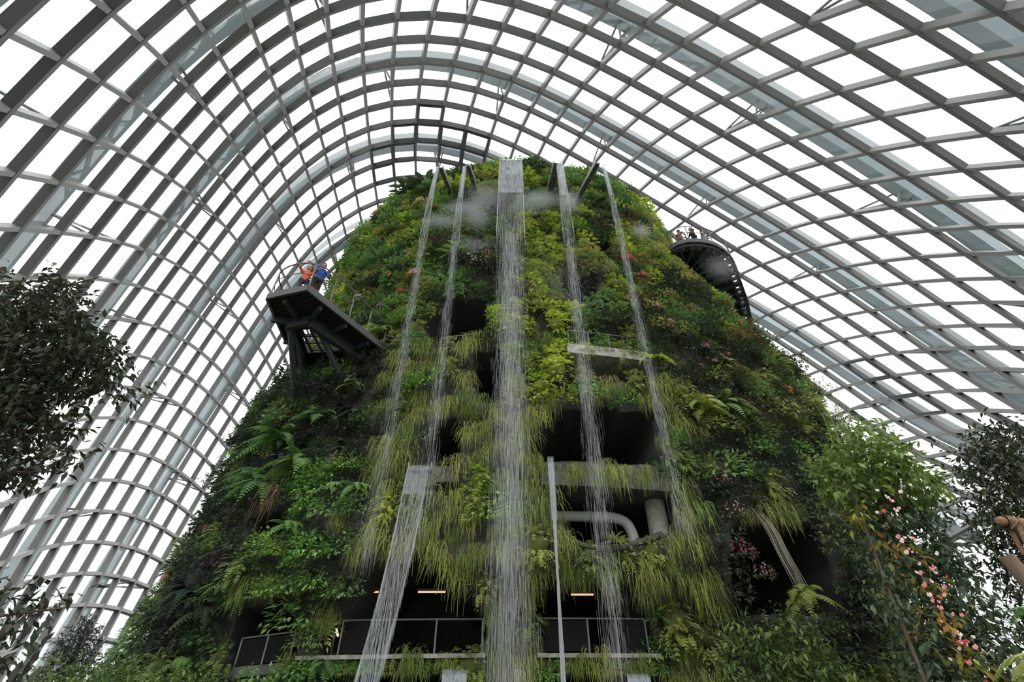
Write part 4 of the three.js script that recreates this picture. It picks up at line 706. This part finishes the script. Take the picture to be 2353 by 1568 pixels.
// wispy shrubs standing clear of the outline
for (const [label, blobs, seed] of [['wispy twiggy shrub on the summit edge nearest the walkway', [[7.4, 26.3, -17.2, 0.8, 0.7, 0.6, 420]], 911], ['airy small-leaved shrub on the outer edge of the flowery slope', [[13.0, 13.6, -17.6, 0.9, 0.9, 0.7, 600], [14.0, 12.4, -18, 0.7, 0.7, 0.6, 300]], 912], ['loose dark shrub below the airy one at the slope edge', [[13.9, 10.6, -17.6, 1.0, 0.9, 0.8, 700]], 913], ['bushy tuft on the summit between the spouts', [[1.6, 26.9, -16.4, 0.7, 0.45, 0.5, 300]], 914], ['leafy tuft on the summit above the leftmost spout', [[-4.2, 26.9, -16.6, 0.7, 0.5, 0.5, 300]], 915], ['dark sprays leaning out at the upper rim of the fern slope', [[-11.6, 10.2, -18, 0.8, 0.7, 0.6, 420], [-11.9, 8.2, -18, 0.7, 0.6, 0.6, 300]], 916]]) {
  const t = thing('shrub', label, 'shrub'), [x, y, z] = blobs[0], g = new GB(), r = mulberry(seed);
  mesh('foliage', foliageGeo(blobs, seed, 0.12, 0.05, [[0.08, 0.12, 0.05], [0.12, 0.17, 0.06], [0.15, 0.17, 0.07]], 0.02, 0.3, 5), leafMat(0.3, 0.35), t);
  for (let k = 0; k < 9; k++) mesh('twig', tubeGeo([V(x, y - 0.8, z - 0.3), V(x + 0.3 * gauss(r), y, z), V(x + 0.9 * gauss(r), y + 0.4 + 0.6 * r(), z + 0.3 * gauss(r))], 0.014, 0.004, 4, 6), std([0.1, 0.08, 0.06], 0.9), t);
}
// ---------------------------------------------------------------- individual plants that stand out
function special(name, label, x, h, tone, sh, scale, v = 0, out = 0.3) {
  if (name === 'broadleaf_fern') { // a fern one can pick out: every frond a part
    const n0 = faceNormal(x, h), t = thing('tree_fern', label, 'fern', [x, h, face(x, h) + lump(x, h) * 0.5 + out], Math.atan2(n0.x, n0.z)), r = mulberry(v * 31 + Math.round(x * 10)); t.scale.setScalar(scale);
    for (let k = 0; k < 13; k++) { const g = new GB(); frond(g, V(0, 0, 0), dirOut(r, 1.5, 0.5), 0.8 + 0.5 * r(), 0.17, 17, 0.5 + 0.35 * r(), shade(r, 0.75, 1.2), r); mesh('frond', g.geo(), tint(softLeaf, TONE[tone][sh]), t); }
    return;
  }
  const nn = faceNormal(x, h), m = mesh(name, variants[name][v], tint(matOf[name], TONE[tone][sh]), scene, true); m.position.set(x, h, face(x, h) + lump(x, h) * 0.5 + out); m.rotation.y = Math.atan2(nn.x, nn.z); m.scale.setScalar(scale);
  tag(m, label, name === 'strap_plant' ? 'plant' : name.includes('fern') ? 'fern' : name.includes('grass') ? 'grass' : 'plant');
}
special('bigleaf_plant', 'glossy dark large-leaved plant beside the slanting spout nearest the walkway', 4.1, 22.3, 'dark', 1, 1.6, 0);
special('bigleaf_plant', 'dark heart-leaved plant just under the glossy one', 4.3, 20.7, 'dark', 3, 1.5, 1);
special('bigleaf_plant', 'dark big-leaved plant on the summit edge over the shoulder', -6.2, 25.8, 'dark', 1, 1.9, 2);
special('bigleaf_plant', 'broad dark leaves on the summit edge by the leftmost spout', -5.3, 25.4, 'dark', 0, 1.7, 3);
special('bigleaf_plant', 'fresh green broad leaves under the slit cavern', -2.5, 17.4, 'green', 1, 1.3, 1);
special('leafy_bush', 'dark purple-leaved bush crossed by the second thin waterfall', -3.2, 18.6, 'purple', 0, 1.6, 1);
special('broadleaf_fern', 'grey-green fern frond rosette at the foot of the platform props', -6.1, 10.85, 'olive', 2, 0.95, 0);
special('broadleaf_fern', 'wide tree fern in the middle of the fern slope', -7.3, 7.9, 'green', 1, 1.5, 1);
special('broadleaf_fern', 'wide tree fern above the middle of the fern slope', -7.1, 9.6, 'green', 3, 1.4, 2);
special('broadleaf_fern', 'drooping tree fern near the outer edge of the fern slope', -8.5, 9.0, 'green', 0, 1.5, 3);
special('broadleaf_fern', 'lowest of the wide tree ferns on the fern slope', -8.7, 7.4, 'green', 2, 1.4, 0);
special('broadleaf_fern', 'yellowish fern fan at the end of the pale terrace edge', 5.2, 11.4, 'lime', 3, 0.9, 1, 0.5);
special('broadleaf_fern', 'olive tree fern on the flowery slope', 6.8, 9.6, 'olive', 1, 1.4, 2);
special('broadleaf_fern', 'second olive tree fern on the flowery slope, further out', 7.9, 10.0, 'olive', 2, 1.3, 3);
special('broadleaf_fern', 'yellow-green tree fern in front of the dark cavern with roots', 8.5, 3.7, 'straw', 1, 1.3, 0, 0.8);
special('strap_plant', 'spiky pale bromeliad on the rim of the duct cavern', 2.95, 5.0, 'straw', 2, 1.0, 0);
special('strap_plant', 'spiky strap-leaved plant on the rock column behind the widest fall', -0.7, 6.4, 'green', 3, 1.0, 1);
special('strap_plant', 'large clump of strap leaves on the shoulder above the platform', -6.5, 18.4, 'green', 2, 1.6, 2);
special('hanging_grass', 'brown dried grass tuft drooping over the small hollow', -7.9, 6.6, 'brown', 1, 1.5, 0);
{ // hanging root bundle in front of the dark cavern
  const t = thing('hanging_roots', 'pale bundle of hanging roots in the dark cavern', 'roots'), r = mulberry(91), m = std([0.3, 0.27, 0.21], 0.9);
  for (let k = 0; k < 16; k++) { const x = 8.15 + 0.26 * gauss(r), z = -14.85 + 0.2 * gauss(r); mesh('root', tubeGeo([V(x - 0.25, 6.3, z - 0.3), V(x - 0.1, 5.6, z), V(x + 0.1 * gauss(r), 4.8, z + 0.1), V(x + 0.25 + 0.15 * gauss(r), 3.6, z + 0.1)], 0.014 + 0.012 * r(), 0.006, 5, 8), m, t); }
}

// ---------------------------------------------------------------- trees and tall plants round the path
const bark = std([1, 1, 1], 0.9, { map: grain(128, 8, 60, 120, [1, 0.88, 0.72]) });
{ // tree whose branches reach in from the path
  const t = thing('tree', 'small-leaved tree reaching in from the edge of the path against the glass', 'tree');
  mesh('trunk', tubeGeo([V(-9.6, 0, -5.4), V(-9.3, 3, -5.6), V(-9.1, 4.6, -5.7), V(-8.9, 6.2, -5.9)], 0.2, 0.05, 10, 16), bark, t);
  for (const [a, b, c] of [[[-9.2, 4.0, -5.6], [-8.0, 4.9, -5.9], [-6.6, 5.4, -6]], [[-9.1, 5.4, -5.7], [-7.8, 6.2, -6], [-6.5, 6.1, -6.1]], [[-9.3, 3.4, -5.6], [-7.6, 3.9, -6], [-6.2, 4.0, -6.1]], [[-8.9, 6.6, -5.8], [-8.2, 7.4, -6], [-7.6, 7.7, -6]], [[-9.4, 2.0, -5.5], [-7.2, 2.1, -5.9], [-5.1, 2.35, -6]], [[-9.4, 1.6, -5.5], [-7.0, 1.7, -5.9], [-5.4, 1.8, -6]]]) mesh('branch', tubeGeo([V(...a), V(...b), V(...c)], 0.05, 0.008, 6, 12), bark, t);
  const cols = [[0.05, 0.068, 0.032], [0.062, 0.075, 0.038], [0.04, 0.056, 0.03], [0.078, 0.07, 0.044]];
  mesh('foliage', foliageGeo([[-8.6, 6.6, -6, 1.1, 1.0, 0.8, 1800], [-7.6, 6.0, -6, 1.15, 1.0, 0.8, 2100], [-6.8, 5.6, -6, 0.65, 0.7, 0.6, 650], [-7.9, 4.9, -6, 1.3, 0.7, 0.8, 2000], [-6.9, 4.5, -6.1, 0.7, 0.5, 0.5, 420], [-7.3, 3.95, -6.1, 0.9, 0.35, 0.5, 420], [-8.3, 7.3, -6, 0.5, 0.4, 0.5, 260], [-6.15, 5.35, -6, 0.45, 0.35, 0.4, 160], [-6.35, 4.1, -6.1, 0.35, 0.25, 0.3, 80], [-5.7, 2.3, -6, 0.55, 0.3, 0.4, 190], [-5.6, 1.75, -6, 0.55, 0.25, 0.4, 220], [-8.6, 5.2, -6, 0.8, 0.8, 0.6, 900]], 301, 0.15, 0.062, cols, 0.05, 0.7, 5), leafMat(0.3, 0.3), t);
}
{ // flowering climber on leaning poles
  const t = thing('climbing_plant', 'tall green climber with cream and pink flowers over leaning poles', 'climber');
  for (const [a, b] of [[[6.75, 5.0, -9], [6.35, 1.2, -8.8]], [[7.3, 3.3, -9], [6.95, 0.6, -8.8]], [[7.6, 5.3, -9.3], [7.5, 0.2, -9.2]]]) mesh('pole', tubeGeo([V(...a), V((a[0] + b[0]) / 2 + 0.05, (a[1] + b[1]) / 2, a[2]), V(...b)], 0.026, 0.036, 8, 8), bark, t);
  const cols = [[0.17, 0.26, 0.05], [0.21, 0.32, 0.06], [0.13, 0.22, 0.05], [0.24, 0.33, 0.08]], dk = [[0.085, 0.13, 0.06], [0.11, 0.16, 0.085], [0.07, 0.11, 0.055]];
  mesh('crown', foliageGeo([[7.55, 5.45, -9.3, 1.0, 0.75, 0.8, 1500], [6.85, 4.95, -9.2, 0.7, 0.6, 0.7, 800], [8.1, 4.9, -9.3, 0.75, 0.6, 0.7, 900], [7.9, 6.15, -9.3, 0.45, 0.35, 0.4, 160]], 401, 0.17, 0.075, cols, 0.2, 0.7, 5), leafMat(0.4, 0.4), t);
  mesh('foliage', foliageGeo([[7.9, 4.0, -9.4, 0.75, 0.85, 0.6, 1100], [7.85, 3.0, -9.3, 0.65, 0.9, 0.6, 1100], [7.7, 2.0, -9.2, 0.7, 0.8, 0.6, 1100], [7.15, 3.7, -9.2, 0.45, 0.9, 0.4, 500], [6.8, 2.6, -9.1, 0.45, 1.0, 0.5, 600], [7.0, 1.6, -9, 0.7, 0.6, 0.5, 700]], 402, 0.16, 0.07, dk, 0.2, 0.8, 5), leafMat(0.5, 0.3), t);
  mesh('yellowing_leaves', foliageGeo([[7.05, 3.3, -8.85, 0.5, 0.9, 0.25, 110], [7.05, 2.2, -8.75, 0.55, 0.7, 0.25, 130], [6.6, 4.2, -8.9, 0.35, 0.3, 0.25, 60], [7.2, 1.7, -8.6, 0.5, 0.4, 0.2, 70]], 403, 0.16, 0.07, [[0.4, 0.32, 0.05], [0.42, 0.22, 0.05], [0.3, 0.34, 0.05]], 0.2, 0.8, 3), leafMat(0.1, 0.4), t);
  const g = new GB(), r = mulberry(404);
  for (let k = 0; k < 62; k++) { // heart-shaped begonia blooms, each of two cupped petals
    const f = r(), x = 6.95 + 0.42 * gauss(r) + 0.1 * f, y = 4.6 - 3.2 * f + 0.2 * gauss(r), z = -8.55 + 0.12 * gauss(r), s = 0.028 + 0.022 * r(), c = [[0.85, 0.66, 0.55], [0.85, 0.36, 0.33], [0.8, 0.26, 0.26], [0.86, 0.74, 0.62], [0.6, 0.08, 0.06]][Math.floor(r() * 4.4)];
    const ro = (r() - 0.5) * 1.6, cr = Math.cos(ro), sr = Math.sin(ro); for (const sd of [-1, 1]) { const P = [[0, -0.8, 0], [1.0 * sd, -0.2, 0.25], [0.8 * sd, 0.6, 0.2], [0.12 * sd, 0.7, 0], [0.4 * sd, 0, 0.5]].map(([a, b, q]) => g.v(V(x + (a * cr - b * sr) * s, y + (a * sr + b * cr) * s, z + q * s), c)); g.tri(P[0], P[1], P[4]); g.tri(P[1], P[2], P[4]); g.tri(P[2], P[3], P[4]); g.tri(P[3], P[0], P[4]); }
  }
  mesh('blossoms', g.geo(), std([1, 1, 1], 0.6, { vertexColors: true }), t).userData.kind = 'stuff';
  for (let k = 0; k < 9; k++) { const x = 7.3 + 0.7 * gauss(r), z = -9.2; mesh('flower_stalk', tubeGeo([V(x, 5.9, z), V(x + 0.05, 6.5, z), V(x + 0.12 * gauss(r), 6.8 + 0.5 * r(), z)], 0.012, 0.004, 4, 6), std([0.25, 0.3, 0.1], 0.7), t); }
}
{
  const t = thing('tree', 'dark glossy-leaved tree standing behind the flowering climber', 'tree');
  mesh('trunk', tubeGeo([V(14.2, 0, -12.6), V(14.0, 3, -12.5), V(14.1, 6.4, -12.4)], 0.22, 0.08, 9, 10), bark, t);
  mesh('foliage', foliageGeo([[14.3, 6.9, -12.3, 1.4, 1.2, 1.0, 1900], [13.0, 6.1, -12.2, 1.0, 1.0, 0.9, 1100], [14.4, 5.0, -12.3, 1.5, 1.2, 1.0, 1900], [12.9, 4.6, -12.2, 0.9, 1.0, 0.9, 900], [13.6, 3.3, -12.2, 1.4, 1.0, 1.0, 1500], [13.4, 2.0, -12.2, 1.7, 1.2, 1.0, 1600], [12.2, 3.6, -11.9, 0.9, 1.0, 0.8, 1000], [11.6, 2.2, -11.7, 1.0, 1.0, 0.8, 1000], [12.4, 4.9, -12, 0.8, 0.8, 0.8, 700], [15.3, 3.6, -12.6, 1.2, 1.6, 1.0, 1100]], 501, 0.19, 0.075, [[0.045, 0.07, 0.035], [0.06, 0.085, 0.04], [0.04, 0.06, 0.035], [0.09, 0.10, 0.04]], 0.15, 0.4, 6), leafMat(0.5, 0.25), t);
}
{
  const t = thing('shrub', 'low dark green shrub beside the flowering climber, nearest the dark cavern', 'shrub');
  mesh('foliage', foliageGeo([[5.0, 2.0, -11.5, 0.9, 0.9, 0.6, 1000], [5.9, 2.3, -11.3, 0.8, 0.7, 0.6, 800], [6.2, 1.5, -10.8, 0.9, 0.8, 0.6, 900], [4.6, 1.1, -11.2, 0.9, 0.8, 0.6, 800]], 601, 0.15, 0.07, [[0.09, 0.15, 0.03], [0.13, 0.2, 0.04], [0.07, 0.12, 0.03], [0.17, 0.22, 0.05]], 0.2, 0.6, 6), leafMat(0.3, 0.35), t);
  mesh('stem', tubeGeo([V(5.4, 0, -11.4), V(5.3, 1, -11.4), V(5.4, 2.1, -11.4)], 0.05, 0.02, 6, 6), bark, t);
}
{
  const t = thing('shrub', 'dense mixed shrub between the dark cavern and the climber poles', 'shrub');
  mesh('foliage', foliageGeo([[9.2, 4.9, -12.8, 1.0, 1.0, 0.7, 1100], [10.2, 5.9, -13.6, 1.0, 1.0, 0.7, 900], [9.3, 3.3, -12.2, 1.1, 0.9, 0.7, 1000], [9.0, 1.9, -11.6, 1.3, 0.9, 0.7, 1000], [10.6, 3.8, -13, 1.0, 1.2, 0.7, 900]], 651, 0.15, 0.065, [[0.085, 0.13, 0.05], [0.11, 0.16, 0.075], [0.07, 0.1, 0.045], [0.15, 0.17, 0.05]], 0.2, 0.6, 6), leafMat(0.4, 0.3), t);
  mesh('stem', tubeGeo([V(9.6, 0, -12.6), V(9.5, 2, -12.6), V(9.7, 5, -13)], 0.07, 0.03, 6, 6), bark, t);
}
function treeFern(label, p, n, len, seed, tone, spread = [0, 6.283]) {
  const t = thing('tree_fern', label, 'fern', p), r = mulberry(seed), m = tint(softLeaf, TONE[tone][0]);
  for (let k = 0; k < n; k++) { const g = new GB(), a = spread[0] + (spread[1] - spread[0]) * (k + 0.5 * r()) / n, d = V(Math.cos(a), 0.55 + 0.3 * r(), Math.sin(a)).normalize(); frond(g, V(0, 0, 0), d, len * (0.8 + 0.4 * r()), len * 0.2, 26, 0.55 + 0.2 * r(), shade(r, 0.85, 1.15), r); mesh('frond', g.geo(), m, t); }
  mesh('trunk', tubeGeo([V(0, -p[1], 0), V(0.03, -p[1] / 2, 0), V(0, 0.05, 0)], 0.09, 0.06, 8, 6), bark, t);
}
treeFern('tree fern with broad yellowing fronds at the bottom corner by the post', [5.3, 1.75, -5.2], 10, 1.0, 701, 'straw');
treeFern('tree fern between the climber and the carved post', [9.0, 2.6, -8.8], 9, 0.9, 702, 'green');
{ // woven creature on a driftwood post
  const wood = std([1, 1, 1], 0.85, { map: grain(128, 7, 95, 165, [1, 0.86, 0.74]) }), straw = std([1, 1, 1], 0.95, { map: grain(128, 24, 70, 190, [1, 0.8, 0.6]) });
  const p = thing('driftwood_post', 'round weathered log post leaning at the edge of the picture', 'post');
  mesh('log', tubeGeo([V(8.0, 3.33, -8), V(8.25, 2.4, -8), V(8.5, 1.0, -8), V(8.55, 0, -8)], 0.11, 0.15, 14, 10), wood, p);
  const c = thing('woven_animal', 'brown woven vine animal sculpture standing on the log post', 'sculpture');
  mesh('body', tubeGeo([V(8.32, 3.86, -8), V(8.6, 3.8, -8), V(9.0, 3.72, -8)], 0.11, 0.14, 12, 8), straw, c);
  mesh('head', new THREE.SphereGeometry(0.09, 14, 10).scale(1.25, 0.9, 0.9).translate(8.3, 3.87, -8), straw, c);
  for (const x of [8.42, 8.95]) for (const z of [-7.93, -8.07]) mesh('leg', tubeGeo([V(x + 0.03, 3.78, z), V(x - 0.02, 3.55, z), V(x - 0.03, 3.36, z)], 0.045, 0.03, 8, 6), straw, c);
  const r = mulberry(88); for (let k = 0; k < 26; k++) { const a = r() * 6.28, x = 8.3 + 0.65 * r(), R = 0.12; mesh('vine', tubeGeo([V(x, 3.83 + R * Math.sin(a), -8 + R * Math.cos(a)), V(x + 0.12, 3.8 + (R + 0.02) * Math.sin(a + 1.2), -8 + (R + 0.02) * Math.cos(a + 1.2)), V(x + 0.25, 3.78 + R * Math.sin(a + 2.4), -8 + R * Math.cos(a + 2.4))], 0.012, 0.01, 5, 6), straw, c); }
}
{ // hedge at the foot of the slope and a grey conifer behind it
  const t = thing('hedge', 'low green hedge along the foot of the fern slope', 'hedge');
  mesh('foliage', foliageGeo([[-9.5, 1.5, -13.2, 1.6, 0.8, 0.8, 1500], [-7.4, 1.3, -12.6, 1.5, 0.8, 0.8, 1400], [-11.4, 1.4, -14, 1.4, 0.8, 0.8, 1100]], 801, 0.13, 0.055, [[0.12, 0.2, 0.035], [0.16, 0.25, 0.04], [0.09, 0.15, 0.03]], 0.2, 0.4, 6), leafMat(0.3, 0.35), t);
  const q = thing('conifer', 'hazy grey-green conifer beyond the foot of the slope', 'tree');
  mesh('foliage', foliageGeo([[-19.0, 3.2, -24, 0.7, 1.3, 0.7, 1500], [-18.6, 2.2, -23.5, 1.2, 1.0, 1, 1800]], 802, 0.2, 0.06, [[0.07, 0.085, 0.075], [0.085, 0.1, 0.085]], 0.1, 0.2, 6), leafMat(0, 0.2), q);
  mesh('trunk', tubeGeo([V(-18.9, 0, -24), V(-18.9, 2, -24), V(-19, 3.8, -24)], 0.12, 0.03, 7, 6), bark, q);
}

renderer.render(scene, camera);
